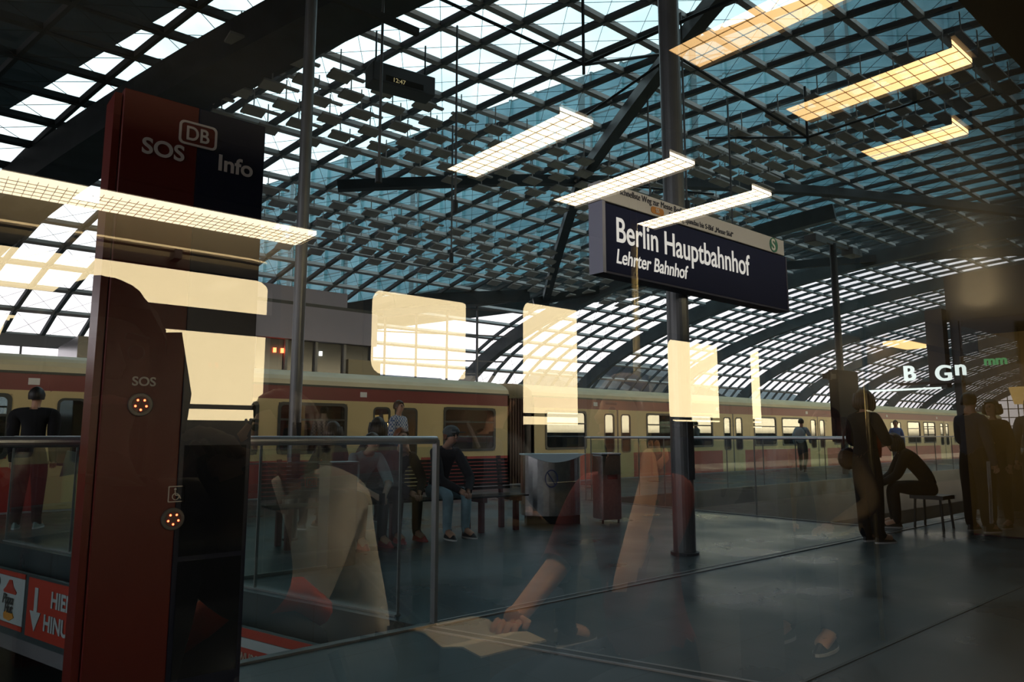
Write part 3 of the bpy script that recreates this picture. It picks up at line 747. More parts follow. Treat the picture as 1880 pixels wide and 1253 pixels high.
BASE = dict(pelvis=(0,0,.95), waist=(0,0,1.08), chest=(0,.01,1.3), neck=(0,0,1.47), head=(0,.015,1.62), face=(0, 1, 0),
            sh=.155, shz=1.41, lel=(-.215,0,1.12), lwr=(-.22,.06,.87), lhd=(-.22,.1,.79), rel=(.215,0,1.12), rwr=(.22,.06,.87), rhd=(.22,.1,.79),
            lkn=(-.1,.02,.5), lan=(-.11,0,.09), lto=(-.13,.16,.04), rkn=(.1,.02,.5), ran=(.11,0,.09), rto=(.13,.16,.04), hip=.09)
SIT = dict(pelvis=(0,0,.55), waist=(0,.02,.70), chest=(0,.05,.92), neck=(0,.06,1.1), head=(0,.09,1.25), shz=1.04,
           lkn=(-.13,.46,.52), lan=(-.13,.44,.09), lto=(-.14,.6,.04), rkn=(.13,.46,.52), ran=(.13,.44,.09), rto=(.14,.6,.04),
           lel=(-.27,.12,.8), lwr=(-.14,.36,.66), lhd=(-.1,.43,.66), rel=(.27,.12,.8), rwr=(.14,.36,.66), rhd=(.1,.43,.66))
def hand(mb, wr, hd, side, r=1.0):
    """palm with four curled fingers and a thumb"""
    wr = V(*wr); hd = V(*hd); d = (hd - wr).normalized()
    ax = d.cross(V(0, 0, 1)); ax = ax.normalized() if ax.length > .1 else V(1, 0, 0)
    dn = d.cross(ax).normalized() * -1
    if dn.z > 0: dn = -dn
    for i in range(4):
        o = (i - 1.5) * .019 * r
        ln = (.062, .072, .068, .054)[i] * r
        p0 = hd + ax * o - d * .01; p1 = p0 + d * ln * .5 + dn * .006; p2 = p1 + (d * .7 + dn * .7).normalized() * ln * .32; p3 = p2 + (d * .2 + dn).normalized() * ln * .25
        mb.tube([p0, p1, p2, p3], [.0092*r, .0088*r, .0078*r, .006*r], 7)
    t0 = wr + (hd - wr) * .45 + ax * side * .026 * r
    mb.tube([t0, t0 + d * .025 + ax * side * .022 * r, t0 + d * .055 + ax * side * .024 * r + dn * .012], [.012*r, .0105*r, .0075*r], 7)
def person(name, label, loc, rz, pose=None, sit=False, top=None, legs=None, shoes=None, hair=None, hairlen=0, skin=SKIN, build=1.0, scale=1.0,
           sleeves='long', group=None, items=None, cat='person', flare=1.0, sub=2):
    B = dict(BASE)
    if sit: B.update(SIT)
    if pose: B.update(pose)
    t = thing(name, label, cat, loc, rz, group); t.scale = (scale,) * 3
    g = {k: (V(*v) if isinstance(v, tuple) else v) for k, v in B.items()}
    fc = g['face'].normalized(); w = build
    sp_dir = (g['neck'] - g['chest']).normalized()
    ls = g['neck'] * 1 - sp_dir * .06; side = V(1, 0, 0)
    if 'side' in g: side = g['side'].normalized()
    Ls = g['chest'] + (g['neck'] - g['chest']) * .68 - side * g['sh']; Rs = g['chest'] + (g['neck'] - g['chest']) * .68 + side * g['sh']
    Lh = g['pelvis'] - side * g['hip'] - V(0, 0, .04); Rh = g['pelvis'] + side * g['hip'] - V(0, 0, .04)
    hc = g['head']; nd = g['neck']
    nodes = [(g['pelvis'], (.135*w, .11*w)), (g['waist'], (.125*w, .10*w)), (g['chest'], (.15*w, .115*w)), (g['chest'].lerp(nd, .62), (.12*w, .085*w)),
             (nd, .054), (nd.lerp(hc, .5) + fc * .008, .052), (hc - V(0,0,.045) + fc * .025, (.056, .066)), (hc + V(0,0,.02), (.076, .09)), (hc + V(0,0,.075) - fc*.01, (.058, .07)),
             (Ls, .062*w), (g['lel'], .043*w), (g['lwr'], .029), (g['lhd'], (.04, .02)),
             (Rs, .062*w), (g['rel'], .043*w), (g['rwr'], .029), (g['rhd'], (.04, .02)),
             (Lh, .095*w), (g['lkn'], .062*w*flare), (g['lan'], .044*flare), (g['lto'], (.045, .034)),
             (Rh, .095*w), (g['rkn'], .062*w*flare), (g['ran'], .044*flare), (g['rto'], (.045, .034))]
    E = [(0,1),(1,2),(2,3),(3,4),(4,5),(5,6),(6,7),(7,8),(3,9),(9,10),(10,11),(11,12),(3,13),(13,14),(14,15),(15,16),(0,17),(17,18),(18,19),(19,20),(0,21),(21,22),(22,23),(23,24)]
    v, f = skin_mesh(nodes, E, 0, sub)
    zone = {(0,1):'top',(1,2):'top',(2,3):'top',(3,4):'top',(4,5):'neck',(5,6):'head',(6,7):'head',(7,8):'head',(3,9):'top',(9,10):'sleeve',(10,11):'fore',(11,12):'hand',
            (3,13):'top',(13,14):'sleeve',(14,15):'fore',(15,16):'hand',(0,17):'leg',(17,18):'leg',(18,19):'leg',(19,20):'foot',(0,21):'leg',(21,22):'leg',(22,23):'leg',(23,24):'foot'}
    segs = [(nodes[a][0], nodes[b][0], zone[(a,b)], (a,b)) for a, b in E]
    def near(c):
        best = 9; z = None
        for a, b, k, ab in segs:
            ab_ = b - a; tt = max(0, min(1, (c - a).dot(ab_) / max(ab_.length_squared, 1e-9))); d = (c - a - ab_ * tt).length
            r = nodes[ab[0]][1]; r = r[0] if isinstance(r, tuple) else r
            d = d / max(r, .03)
            if d < best: best = d; z = k; T_ = tt; AB = ab
        if z == 'top' and AB == (3,4) and T_ > .72: z = 'neck'
        if z == 'top' and AB == (0,1) and T_ < .1 and not sit: z = 'leg'
        return z
    vv = [V(*x) for x in v]
    zs = [near(sum((vv[i] for i in p), V(0,0,0)) / len(p)) for p in f]
    body = MB(); body.add(v, f)
    # face
    rt = fc.cross(V(0,0,1)).normalized(); h0 = hc
    def P(a, b, c): return h0 + rt * a + V(0,0,1) * b + fc * c
    body.tube([P(0, .03, .088), P(0, .0, .108), P(0, -.012, .1)], [.008, .014, .012], 8)
    for s in (-1, 1):
        body.ball(P(s * .077, .0, -.005), (.012, .018, .028), n=8, m=6)
        body.ball(P(s * .03, .022, .083), .011, 1, n=8, m=6)
        body.tube([P(s*.045, .04, .08), P(s*.015, .043, .092)], .005, 5, 1)
    body.tube([P(-.024, -.045, .084), P(0, -.043, .094), P(.024, -.045, .084)], [.004, .007, .004], 6, 2)
    hand(body, g['lwr'], g['lhd'], 1); hand(body, g['rwr'], g['rhd'], -1)
    body.build('body', [skin, EYEM, LIP], t, smooth=True, fix=False)
    # vertex normals for offsetting clothes
    me = bpy.data.meshes.new('n'); me.from_pydata(v, [], f); me.update(); nm = [Vector(x.normal) for x in me.vertices]; bpy.data.meshes.remove(me)
    def shell(nm_, zones, off, M, extra=None):
        idx = [i for i, z in enumerate(zs) if z in zones]
        if not idx: return
        use = sorted({q for i in idx for q in f[i]}); mp = {q: k for k, q in enumerate(use)}
        o1 = [vv[q] + nm[q] * off for q in use]
        m = MB(); m.add(o1, [tuple(mp[q] for q in f[i]) for i in idx])
        if extra: extra(m)
        o = m.build(nm_, M, t, smooth=True, fix=False)
        return o
    if legs: shell('trousers', ('leg',), .010, legs)
    if top: shell('jacket', ('top', 'sleeve', 'fore') if sleeves == 'long' else ('top', 'sleeve'), .016, top)
    if shoes:
        m = MB(); 
        for A, T2 in ((g['lan'], g['lto']), (g['ran'], g['rto'])):
            d = (T2 - A); d.z = 0; d.normalize(); gz = min(T2.z, A.z) 
            q = V(-d.y, d.x, 0)
            for (off, hw, hh, mi) in ((0, .042, .055, 0), (-.042, .046, .014, 1)):
                c0 = A - d * .05; pr = []
                for i in range(16):
                    a = 2*PI*i/16; pr.append((math.cos(a), math.sin(a)))
                ctr = A.lerp(T2, .5) + V(0,0,-A.z*.5 - T2.z*.5 + (gz - .04 if False else 0))
                base = V(ctr.x, ctr.y, max(0, T2.z - .04))
                lowv = [base + d * (a * .14) + q * (b * hw) for a, b in pr]
                if mi == 1: vs = [p + V(0,0,.0) for p in lowv] + [p + V(0,0,.018) for p in lowv]
                else: vs = [p + V(0,0,.016) for p in lowv] + [base + d * (a * .085 - .035) + q * (b * hw * .8) + V(0,0,.085) for a, b in pr]
                n = 16; m.add(vs, [tuple(range(n-1,-1,-1)), tuple(range(n,2*n))] + [(i,(i+1)%n,n+(i+1)%n,n+i) for i in range(n)], mi)
        m.build('shoes', [shoes, mat('shoe_sole', (.5,.52,.52), .6)] if not isinstance(shoes, tuple) else list(shoes), t, smooth=False)
    if hair:
        m = MB(); n = 18; rows = 11; vs = []; fs = []
        rnd = random.Random(len(label))
        for i in range(rows):
            th = PI * (.02 + .62 * i / (rows - 1))
            for j in range(n):
                a = 2*PI*j/n; front = math.cos(a)      # 1 = towards the face
                lim = 1.0 if front < .1 else 1.0 - .52 * min(1, (front - .1) * 1.6)
                th2 = th * lim; rr = 1.0 + rnd.uniform(-.03, .03)
                x = math.sin(th2) * math.sin(a) * .092 * rr; y = math.sin(th2) * math.cos(a) * .112 * rr - .012; z = math.cos(th2) * .118 * rr
                vs.append(P(x, z + .018, y))
        for i in range(rows - 1):
            for j in range(n): fs.append((i*n+j, i*n+(j+1)%n, (i+1)*n+(j+1)%n, (i+1)*n+j))
        fs.append(tuple(range(n))); m.add(vs, fs)
        if hairlen:
            for j in range(15):
                a = PI * (.42 + 1.16 * j / 14); x = math.sin(a) * .088; y = math.cos(a) * .1 - .015
                m.tube([P(x, .06, y), P(x*1.15, -.03, y*1.1), P(x*1.1, -.03 - hairlen*.6, y*1.15), P(x*.9, -.03 - hairlen, y)], [.024, .03, .027, .012], 6)
        m.build('hair', hair, t, smooth=True)
    if items: items(t, g)
    return t
def cloth(name, c, var=.15, scale=9, rough=.85): return mat(name, c, rough, 0, var, scale, .2, .3)
HB = mat('hair_black', (.012, .010, .009), .5, 0, .3, 30); HBR = mat('hair_brown', (.05, .025, .012), .5, 0, .3, 30); HR = mat('hair_auburn', (.16, .05, .02), .5, 0, .3, 30)
HG = mat('hair_grey', (.2, .19, .18), .6, 0, .2, 30)
NV = cloth('cloth_black', (.012, .013, .016)); DK = cloth('cloth_charcoal', (.035, .04, .045)); JEAN = cloth('denim_light', (.24, .38, .45)); JD = cloth('denim_dark', (.03, .05, .09))
GT = cloth('shirt_grey', (.24, .30, .31)); SHB = mat('shoe_black', (.02, .02, .022), .5); SHR = mat('shoe_red', (.36, .03, .02), .5)
PH = mat('phone_black', (.02, .02, .025), .2)
def phone(h, off=(0, .03, .02)):
    def it(t, g):
        c = g[h] + V(*off); m = MB(); m.box(c.x-.035, c.x+.035, c.y-.01, c.y-.002, c.z-.06, c.z+.06); m.build('phone', PH, t, bevel=.003)
        m = MB(); m.box(c.x-.031, c.x+.031, c.y-.012, c.y-.01, c.z-.05, c.z+.05); m.build('phone_screen', emat('phone_glow', (.6, .8, 1), .5), t)
    return it
# seated man in grey T-shirt leaning forward, red shoes
def A(px, py=None): return math.radians(px)
LEAN = dict(waist=(0,.06,.69), chest=(0,.2,.87), neck=(0,.33,1.0), head=(0,.42,1.10), lel=(-.22,.42,.68), rel=(.22,.42,.68), lwr=(-.06,.60,.56), rwr=(.07,.60,.57), lhd=(-.02,.66,.52), rhd=(.03,.67,.53))
person('person', 'seated person in grey T-shirt leaning forward on the bench, red shoes, holding a phone', (3.95, 7.5, 0), math.radians(180), LEAN, True, GT, DK, (SHR, SHR), HB, 0, SKIN, 1.02, sleeves='short', items=phone('rhd', (.0, .04, 0)))
person('person', 'seated person in dark jacket bending forward on the bench between the two others', (4.47, 7.62, 0), math.radians(180), dict(LEAN, head=(0.04,.36,1.16)), True, NV, NV, (SHR, SHR), HR, 0, SKIN)
def cap(t, g):
    h = g['head']; m = MB(); m.ball(h + V(0, -.01, .06), (.1, .115, .085)); m.box(h.x-.07, h.x+.07, h.y+.06, h.y+.2, h.z+.05, h.z+.065)
    m.build('cap', mat('cap_grey', (.07, .09, .10), .7), t)
person('person', 'seated person in black jacket and light blue jeans on the bench, wearing a grey cap', (5.06, 7.45, 0), math.radians(178), dict(LEAN, neck=(0,.22,1.06), head=(0,.32,1.18), chest=(0,.13,.89)), True, NV, JEAN, SHB, HR, 0, SKIN, items=cap)
# person sitting with back to us behind, and a standing checked shirt
CH = mat('check_shirt', (.3, .4, .5), .8)
t_ = CH.node_tree; c_ = N(t_, 'ShaderNodeTexCoord'); ck = N(t_, 'ShaderNodeTexChecker'); ck.inputs['Scale'].default_value = 28
ck.inputs[1].default_value = (.5, .52, .55, 1); ck.inputs[2].default_value = (.06, .12, .25, 1); t_.links.new(c_.outputs['Object'], ck.inputs[0]); t_.links.new(ck.outputs[0], t_.nodes['Principled BSDF'].inputs['Base Color'])
person('person', 'standing person in blue and white checked shirt in front of the cream train', (7.42, 12.3, 0), math.radians(200), None, False, CH, JD, SHB, HBR, 0, SKIN, sleeves='short', scale=1.08)
person('person', 'dark-haired person in black seen from behind on the far side of the bench', (4.2, 8.5, 0), math.radians(10), dict(head=(0,.06,1.25)), True, NV, NV, SHB, HB, .05, SKIN)
person('person', 'person in dark jacket with black hair behind the seated grey T-shirt', (4.9, 8.6, 0), math.radians(-14), None, True, cloth('jacket_brown', (.05, .03, .03)), NV, SHB, HB, .1, SKIN, scale=1.05)
# far left standing man, back lit
def bag(t, g):
    m = MB(); m.add([(.3,.1,.62),(.52,.14,.66),(.47,.14,.92),(.36,.1,.95),(.3,.18,.62),(.52,.22,.66),(.47,.2,.92),(.36,.17,.95)], [(0,1,2,3),(7,6,5,4),(0,4,5,1),(1,5,6,2),(2,6,7,3),(3,7,4,0)])
    m.build('bag', mat('bag_green', (.12, .17, .17), .6), t)
person('person', 'dark silhouetted person standing at the far left before the cream train, pale shoes', (1.28, 11.3, 0), math.radians(-20), dict(sh=.22), False, NV, NV, (mat('shoe_teal', (.2,.3,.3), .5), MC['shoe_sole'] if 'shoe_sole' in MC else SHB), HB, 0, SKIN, 1.18, scale=1.05, items=bag)
person('person', 'person in red top standing inside the shadow left of the dark silhouette', (.2, 12.4, 0), math.radians(20), None, False, cloth('jacket_navy', (.02, .03, .05)), NV, SHB, HBR, 0, SKIN)
# standing woman at right
def scarf(t, g):
    m = MB(); m.tube([(-.05,.10,1.42), (0,.13,1.36), (.03,.145,1.2), (.035,.15,1.05), (.03,.15,.95)], [.03,.035,.04,.04,.035], 8); m.build('scarf', mat('scarf_red', (.5, .035, .012), .8), t)
    m = MB(); m.ball((-.25,-.02,.93), (.07,.14,.13)); m.tube([(-.2,-.02,1.4),(-.27,-.05,1.2),(-.28,-.05,1.0)], .012, 6); m.build('shoulder_bag', mat('bag_brown', (.05,.025,.018), .6), t)
person('person', 'standing person with bobbed brown hair and red scarf beside the right-hand floor opening', (8.43, 3.72, 0), math.radians(-112),
       dict(rel=(.22,.1,1.12), rwr=(.06,.3,1.16), rhd=(.02,.36,1.2), lel=(-.24,.02,1.12), lwr=(-.1,.27,1.08), lhd=(-.04,.33,1.1), head=(0,.05,1.6), face=(0,1,-.25), lto=(-.13,.2,.04), lkn=(-.08,.02,.5), rkn=(.08,.02,.5), lan=(-.08,-.0,.09), ran=(.08,.03,.09), rto=(.1,.21,.04)),
       False, NV, NV, SHB, HBR, .09, SKIN, 1.02, items=scarf, flare=1.35)
# walker with rucksack
def ruck(t, g):
    m = MB(); m.ball((0,-.22,1.2), (.17,.12,.25), n=14, m=10); m.box(-.12,.12,-.36,-.3,1.02,1.2); m.build('rucksack', mat('rucksack_grey', (.35,.4,.42), .8), t, smooth=False)
person('person', 'walking person with pale blue top, grey rucksack and dark shorts before the far carriage', (22.4, 11.9, 0), math.radians(-75),
       dict(lkn=(-.1,.2,.54), lan=(-.1,.12,.12), lto=(-.1,.28,.08), rkn=(.1,.02,.5), ran=(.1,-.25,.16), rto=(.1,-.13,.05), lel=(-.24,-.1,1.14), lwr=(-.24,.08,.95), lhd=(-.24,.14,.9), rel=(.24,.08,1.14), rwr=(.2,.25,1.0), rhd=(.2,.32,.98)),
       False, cloth('top_blue', (.32,.42,.48)), cloth('shorts_dark', (.06,.06,.05)), SHB, HB, 0, SKIN, items=ruck, scale=1.0)
person('person', 'distant person in blue standing by the far carriage', (27.5, 11.0, 0), math.radians(120), None, False, cloth('top_royal', (.04,.12,.35)), JD, SHB, HB, 0, SKIN, sub=1)
# group at right
def stripes(t, g):
    m = MB()
    for k in range(3):
        m.tube([(.2+.0, -.03 + k*.022, .88), (.175, -.01 + k*.022, .5), (.165, -.02 + k*.022, .12)], .006, 5)
    m.build('stripes', mat('stripe_white', (.5,.55,.58), .6), t)
person('person', 'standing person in dark tracksuit with pale side stripes near the kiosk', (10.4, 3.25, 0), math.radians(-110), dict(lel=(-.24,.1,1.12), lwr=(-.08,.3,1.1), lhd=(-.02,.34,1.12)), False, cloth('jacket_blue', (.03,.045,.07)), NV, SHB, HB, 0, SKIN, 1.05, scale=1.0, items=stripes, flare=1.2)
person('person', 'standing person with dark hair tied up in brown jacket beside the tracksuit wearer', (11.1, 3.2, 0), math.radians(75), dict(rel=(.26,.1,1.15), rwr=(.1,.3,1.2), rhd=(.05,.34,1.25)), False, cloth('jacket_dbrown', (.06,.04,.025)), NV, SHB, HB, .05, SKIN, 1.05, scale=.96)
person('person', 'person in grey hooded top at the right edge behind the brown jacket', (11.9, 2.95, 0), math.radians(100), None, False, cloth('top_grey', (.10,.11,.12)), DK, SHB, HG, 0, SKIN, scale=1.0)
person('person', 'seated person with curly black hair in front of the kiosk, arms on knees', (10.35, 3.75, 0), math.radians(30), dict(LEAN), True, NV, NV, SHB, HB, .08, SKINR, 1.1, scale=1.0)
st = thing('stool', 'dark low stool under the seated curly-haired person', 'stool', (10.35, 3.75, 0))
m = MB(); m.box(-.2, .2, -.2, .2, .38, .43); m.build('seat', BK, st)
for sx_ in (-1, 1):
    for sy2 in (-1, 1):
        m = MB(); m.tube([(sx_*.17, sy2*.17, 0), (sx_*.15, sy2*.15, .38)], .015, 6); m.build('leg', STEELD, st)
# ================================================================== OUR CARRIAGE (seen mirrored in its window)
CB = -2.35                                                    # y of the opposite side wall
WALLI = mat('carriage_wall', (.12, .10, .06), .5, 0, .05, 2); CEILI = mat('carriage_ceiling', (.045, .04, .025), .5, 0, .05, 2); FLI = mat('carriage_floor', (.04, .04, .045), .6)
FRM = mat('window_rubber', (.03, .03, .03), .5); SEATM = mat('seat_fabric', (.022, .03, .06), .9, 0, .3, 40); SEATF = mat('seat_shell', (.06, .06, .065), .5)
CX0, CX1 = -3.2, 10.2
def wallwin(name, y0, y1, x0, x1, z0, z1, ops, M):
    m = MB(); cur = x0
    for a, b, c, d in ops:
        if a > cur: m.box(cur, a, y0, y1, z0, z1)
        m.box(a, b, y0, y1, z0, c); m.box(a, b, y0, y1, d, z1); cur = b
    if x1 > cur: m.box(cur, x1, y0, y1, z0, z1)
    return struct(m.build(name, M))
wallwin('wall_near', MIR, MIR + .12, CX0, CX1, -.05, 2.45, [(-.55, 2.75, .40, 2.32)], WALLI)
OPS = [(-1.7, 1.27, .88, 1.93), (1.77, 2.45, 1.50, 1.97), (2.80, 3.37, .9, 2.03), (4.2, 4.98, 1.29, 1.92), (5.3, 5.6, .9, 1.92)]
wallwin('wall_opposite', CB - .08, CB, CX0, CX1, -.05, 2.25, OPS, WALLI)
m = MB(); m.box(CX0, CX1, CB - .08, MIR + .12, -.1, -.02); struct(m.build('carriage_floor', FLI))
m = MB(); m.box(CX0, CX1, CB - .08, MIR + .12, 2.45, 2.5); m.box(CX0, CX1, CB, CB + .22, 2.2, 2.45); struct(m.build('carriage_ceiling', CEILI))
m = MB()
for i in range(10):
    a0, a1 = PI * i / 10, PI * (i + 1) / 10; yc = (CB + MIR) / 2
    m.beam((0, yc - 1.5*math.cos(a0), 2.5 + .85*math.sin(a0)), (0, yc - 1.5*math.cos(a1), 2.5 + .85*math.sin(a1)), .01, .01)
roof_pts = [((CB + MIR)/2 - 1.56*math.cos(PI*i/12), 2.46 + .8*math.sin(PI*i/12)) for i in range(13)]
m = MB(); m.prism(roof_pts, CX0 - 12, 24, 'x'); struct(m.build('carriage_roof', WALLI))
m = MB(); m.box(CX0 - 12, CX0, CB - .08, MIR + .12, -1, 2.46); m.box(CX1 + .06, 24, CB - .08, MIR + .12, -1, 2.46); struct(m.build('carriage_hull', mat('hull_red', (.3, .03, .02), .4)))
m = MB(); m.box(-30, 70, -9.2, -9.0, -1.3, 1.40); struct(m.build('wall_outside', mat('outside_wall', (.05, .05, .05), .8)))
m = MB(); m.box(CX0 - .05, CX0, CB, MIR, 0, 2.45); struct(m.build('wall_rear', WALLI))
m = MB(); m.box(CX1, CX1 + .05, CB, MIR + .1, 0, 2.45); struct(m.build('wall_partition', mat('partition_wood', (.36, .29, .14), .5, 0, .1, 1.5)))
# the window pane we look through
PANE = gmat('window_pane', (.93, .96, .955), .07, 1.5, boost=2.2, gl=(1, .98, .93))
o = MB().add([(-.55, MIR + .06, .40), (2.75, MIR + .06, .40), (2.75, MIR + .06, 2.32), (-.55, MIR + .06, 2.32)], [(0,1,2,3)]).build('window_1', PANE); struct(o)
o.location.y = -.06
CLR = gmat('clear_pane', (.9, .9, .88), 0)
for k, (a, b, c, d) in enumerate(OPS):
    m = MB(); m.ring(rrect(a - .03, b + .03, c - .03, d + .03, .07), rrect(a + .012, b - .012, c + .012, d - .012, .07), CB - .02, CB + .015)
    if k == 0: m.box(a, b, CB - .03, CB + .01, 1.655, 1.755)
    if k != 1: m.box(a, b, CB - .03, CB - .01, 1.315, 1.335)
    fr = struct(m.build('window_%d' % (k + 2), FRM))
    m = MB(); m.box(a, b, CB - .045, CB - .04, c, d); m.build('pane', CLR, fr)
# ceiling lamps across the car
def lamp(x, ya, yb, label, col, st, grp):
    t = thing('ceiling_lamp', label, 'lamp', (x, (ya + yb) / 2, 2.2), 0, grp); h = (yb - ya) / 2; w = .075
    m = MB(); m.box(-w - .012, w + .012, -h - .012, h + .012, .02, .1); m.box(-w - .012, -w, -h, h, -.005, .02); m.box(w, w + .012, -h, h, -.005, .02); m.box(-.02, .02, -.02, .02, .1, .25)
    m.build('housing', SEATF, t)
    m = MB(); m.box(-w, w, -h, h, .005, .018); m.build('tube_light', emat('lamp_%s' % grp[:5], col, st), t)
    m = MB(); n = int(2 * h / .04)
    for i in range(n + 1): m.box(-w, w, -h + i*2*h/n - .0008, -h + i*2*h/n + .0006, .003, .005)
    for xx in (-.025, .025): m.box(xx - .001, xx + .001, -h, h, .003, .005)
    sl = bpy.data.lights.new('lamp_spot', 'SPOT'); sl.energy = st * 4.5; sl.color = col; sl.spot_size = math.radians(125); sl.spot_blend = .6; sl.shadow_soft_size = 0
    so_ = bpy.data.objects.new('lamp_spot', sl); COL.objects.link(so_); so_.parent = t; so_.location = (0, -.0, -.02)
    m.build('louvre', mat('lamp_louvre', (.5, .4, .25), .4, .5), t)
for k, (x, a, b) in enumerate(((1.55, -1.25, -.62), (2.1, -1.25, -.62), (2.64, -1.25, -.62))):
    lamp(x, a, b, ['white lit ceiling lamp mirrored above and left of the station sign', 'white lit ceiling lamp mirrored over the left end of the station sign header', 'white lit ceiling lamp mirrored across the middle of the station sign header'][k], (1, .86, .64), 7.0, 'aisle lamps mirrored in the pane')
for k, (x, a, b) in enumerate(((1.51, -.18, .36), (2.06, -.16, .31), (2.57, -.16, .14))):
    lamp(x, a, b, ['amber lit ceiling lamp mirrored at the top of the thick sign post', 'amber lit ceiling lamp mirrored at upper right under the glass roof', 'short amber lit ceiling lamp mirrored right of the sign, lowest of the amber ones'][k], (1, .62, .27), 2.3, 'window lamps mirrored in the pane')
t = thing('strip_lamp', 'long louvred strip lamp mirrored across the red information column', 'lamp', (-.5, -2.27, 2.1))
m = MB(); m.box(-2, 1.86, -.07, .17, .03, .08); m.build('housing', SEATF, t)
m = MB(); m.box(-2, 1.86, -.065, .165, .01, .028); m.build('tube_light', emat('strip_glow', (1, .83, .58), 6.5), t)
m = MB()
for i in range(130): m.box(-2 + i*.03, -1.9985 + i*.03, -.065, .165, .0075, .01)
for yy in (-.02, .03, .08, .125): m.box(-2, 1.86, yy - .0008, yy + .0008, .0075, .01)
m.build('louvre', MC['lamp_louvre'], t)
t = thing('luggage_rack', 'pale luggage rack rail mirrored below the strip lamp', 'luggage rack', (-.6, CB + .02, 1.98))
m = MB(); m.tube([(-2, .06, 0), (1.72, .06, 0), (1.8, .04, 0)], .014, 10); m.build('front_rail', mat('rack_cream', (.8, .7, .5), .25, .3), t)
m = MB()
for x in (-1.2, .1, 1.4): m.box(x, x + .03, 0, .08, -.04, 0)
m.build('bracket', SEATF, t)
m = MB(); m.box(.35, .62, .06, .1, -.06, -.02); m.build('label_plate', mat('plate_maroon', (.12, .02, .02), .5), t)
# seats
def seat(x, y, face, label):
    t = thing('passenger_chair', label, 'seat', (x, y, 0), face, 'high-backed carriage seats mirrored in the pane')
    m = MB(); m.prism([(-.05, .46), (-.02, 1.12), (.04, 1.2), (.1, 1.18), (.12, 1.0), (.1, .44)], -.24, .24, 'y'); m.build('backrest', SEATM, t, bevel=.02)
    m = MB(); m.box(.05, .5, -.24, .24, .36, .46); m.build('seat_cushion', SEATM, t, bevel=.03)
    m = MB(); m.box(.05, .45, -.2, .2, -.02, .36); m.build('base', SEATF, t)
    m = MB(); m.tube([(-.02, -.2, 1.14), (-.04, -.14, 1.26), (-.04, .14, 1.26), (-.02, .2, 1.14)], .012, 8); m.build('grab_handle', SEATF, t)
    return t
for x, f, y, lb in ((-.3, 0, -1.95, 'behind the photographer'), (1.62, PI, -1.95, 'between the wide window and the high vent window'), (2.05, 0, -1.95, 'under the high vent window'), (3.62, PI, -1.95, 'just past the bright upright window'),
                    (4.0, 0, -1.95, 'before the reddish-haired passenger'), (5.7, PI, -1.95, 'by the narrow window'), (3.62, PI, -1.35, 'on the aisle past the bright window'), (-.9, 0, -.1, 'furthest back, near the pane')):
    seat(x, y, f, 'mirrored blue high-backed carriage seat ' + lb)
# grab poles
for x, y, lb in ((2.45, -1.15, 'slim steel grab pole mirrored left of the bright window'), (4.6, -1.1, 'slim steel grab pole mirrored behind the station sign')):
    t = thing('grab_pole', lb, 'pole', (x, y, 0)); m = MB(); m.tube([(0,0,-.02), (0,0,2.45)], .016, 12); m.build('pole', mat('pole_yellow', (.5, .4, .18), .3, .6), t, smooth=True)
    m = MB(); m.tube([(0,0,2.4), (0,0,2.45)], .03, 12); m.build('flange', SEATF, t)
t = thing('warning_sticker', 'small triangular warning sticker mirrored on the partition beside the bright window', 'sticker', (3.5, CB + .006, 1.72))
m = MB(); m.ring([(-.1, -.07), (.1, -.07), (0, .1)], [(-.075, -.055), (.075, -.055), (0, .07)], 0, .004); m.build('triangle', FRM, t)
# passengers mirrored in the pane
def shirtless(t, g): pass
CS = cloth('sweater_cream', (.62, .62, .56), .25, 6); DN = cloth('denim_jacket', (.12, .17, .19), .2, 8)
person('passenger', 'mirrored passenger in a cream sweater with dark hair, leaning forward in profile', (1.10, -1.15, .0), math.radians(88),
       dict(waist=(0,.04,.72), chest=(0,.10,.92), neck=(0,.18,1.08), head=(0,.27,1.2), lel=(-.27,.3,.74), lwr=(-.2,.5,.66), lhd=(-.18,.57,.64), rel=(.26,.32,.76), rwr=(.2,.52,.66), rhd=(.18,.58,.63)), True, CS, DK, SHB, HBR, .02, SKINR, 1.25)
rk = thing('rucksack', 'mirrored black rucksack with a red collar on top, low beside the information column', 'bag', (.57, -.62, .35), math.radians(-10))
m = MB(); m.tube([(0,0,0), (0,0,.06), (0,.0,.3), (0,0,.44), (0,.02,.5)], [.16,.2,.2,.16,.08], 16); m.build('body', NV, rk, smooth=True)
m = MB(); m.tube([(-.15,.0,.46), (-.08,.05,.53), (.08,.05,.52), (.17,0,.46)], .035, 10); m.build('collar', mat('scarf_orange', (.5, .06, .02), .8), rk, smooth=True)
m = MB(); m.tube([(-.1,.2,.05), (-.12,.24,.25), (-.1,.16,.42)], .015, 6); m.tube([(.1,.2,.05), (.12,.24,.25), (.1,.16,.42)], .015, 6); m.build('strap', DK, rk)
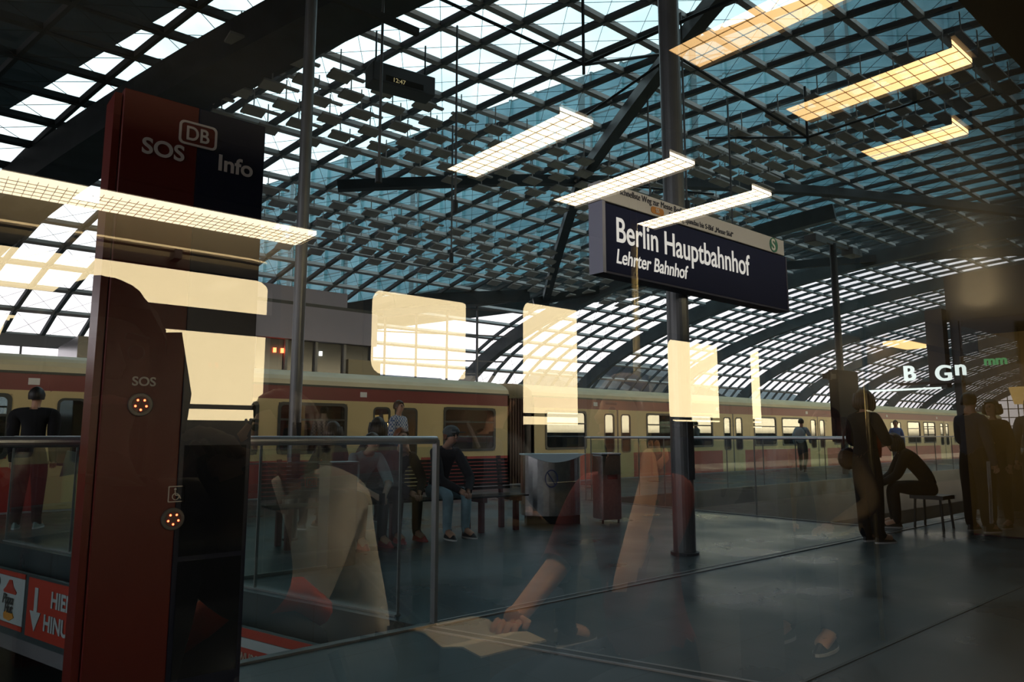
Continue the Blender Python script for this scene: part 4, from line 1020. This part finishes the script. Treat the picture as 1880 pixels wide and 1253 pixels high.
def book(t, g):
    m = MB()
    for s in (-1, 1):
        vs = [(0,.0,0), (s*.08,.0,.018), (s*.15,.0,.012), (s*.15,.2,.012), (s*.08,.2,.018), (0,.2,0)]
        vs = [(x - .05, y + .5, z + .70) for x, y, z in vs]; m.add(vs + [(a, b, c - .004) for a, b, c in vs], [(0,1,4,5),(1,2,3,4),(6,11,10,7),(7,10,9,8),(2,8,9,3),(0,6,7,1),(1,7,8,2),(3,9,10,4),(4,10,11,5)])
    m.build('open_magazine', mat('paper', (.6, .52, .38), .6), t)
person('passenger', 'mirrored bare-armed passenger in red top next to the window, resting a magazine on the lap', (1.72, -.52, .0), math.radians(90),
       dict(rel=(.21,.36,.76), rwr=(.15,.16,1.08), rhd=(.12,.13,1.16), lel=(-.25,.12,.8), lwr=(-.1,.42,.72), lhd=(-.06,.49,.72)), True, cloth('top_maroon', (.16,.04,.045)), JD, SHB, HBR, .1, SKINR, 1.0, sleeves='short', items=book)
person('passenger', 'mirrored passenger seated before the bright window with a rounded head of dark hair', (2.25, -2.0, .12), math.radians(-90), None, True, DK, NV, SHB, HBR, 0, SKIN, 1.0)
person('passenger', 'mirrored passenger with auburn hair beside the narrow bright windows', (4.55, -1.3, 0), math.radians(90), None, True, cloth('top_tan', (.22,.16,.08)), NV, SHB, HR, .1, SKIN, 1.0)
# the photographer, mirrored as a dark shape
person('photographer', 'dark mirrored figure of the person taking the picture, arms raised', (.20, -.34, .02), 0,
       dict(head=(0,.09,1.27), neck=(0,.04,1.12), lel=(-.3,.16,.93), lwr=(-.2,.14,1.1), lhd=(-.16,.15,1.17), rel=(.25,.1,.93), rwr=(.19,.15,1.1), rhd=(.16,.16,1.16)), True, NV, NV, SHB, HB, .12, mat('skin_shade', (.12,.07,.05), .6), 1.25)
t = thing('end_lamp', 'small amber lamp mirrored above the kiosk lettering', 'lamp', (8.2, -2.15, 2.15))
m = MB(); m.box(-.5, .1, -.1, .1, -.02, .02); m.build('tube_light', emat('end_glow', (1, .6, .25), 2.2), t)
m = MB(); m.box(-.52, .12, -.12, .12, .02, .06); m.build('housing', SEATF, t)
pl = bpy.data.lights.new('end_light', 'POINT'); pl.energy = 9; pl.color = (1, .75, .4); pl.shadow_soft_size = 0
po = bpy.data.objects.new('end_light', pl); COL.objects.link(po); po.location = (.2, .6, -.25); po.parent = t
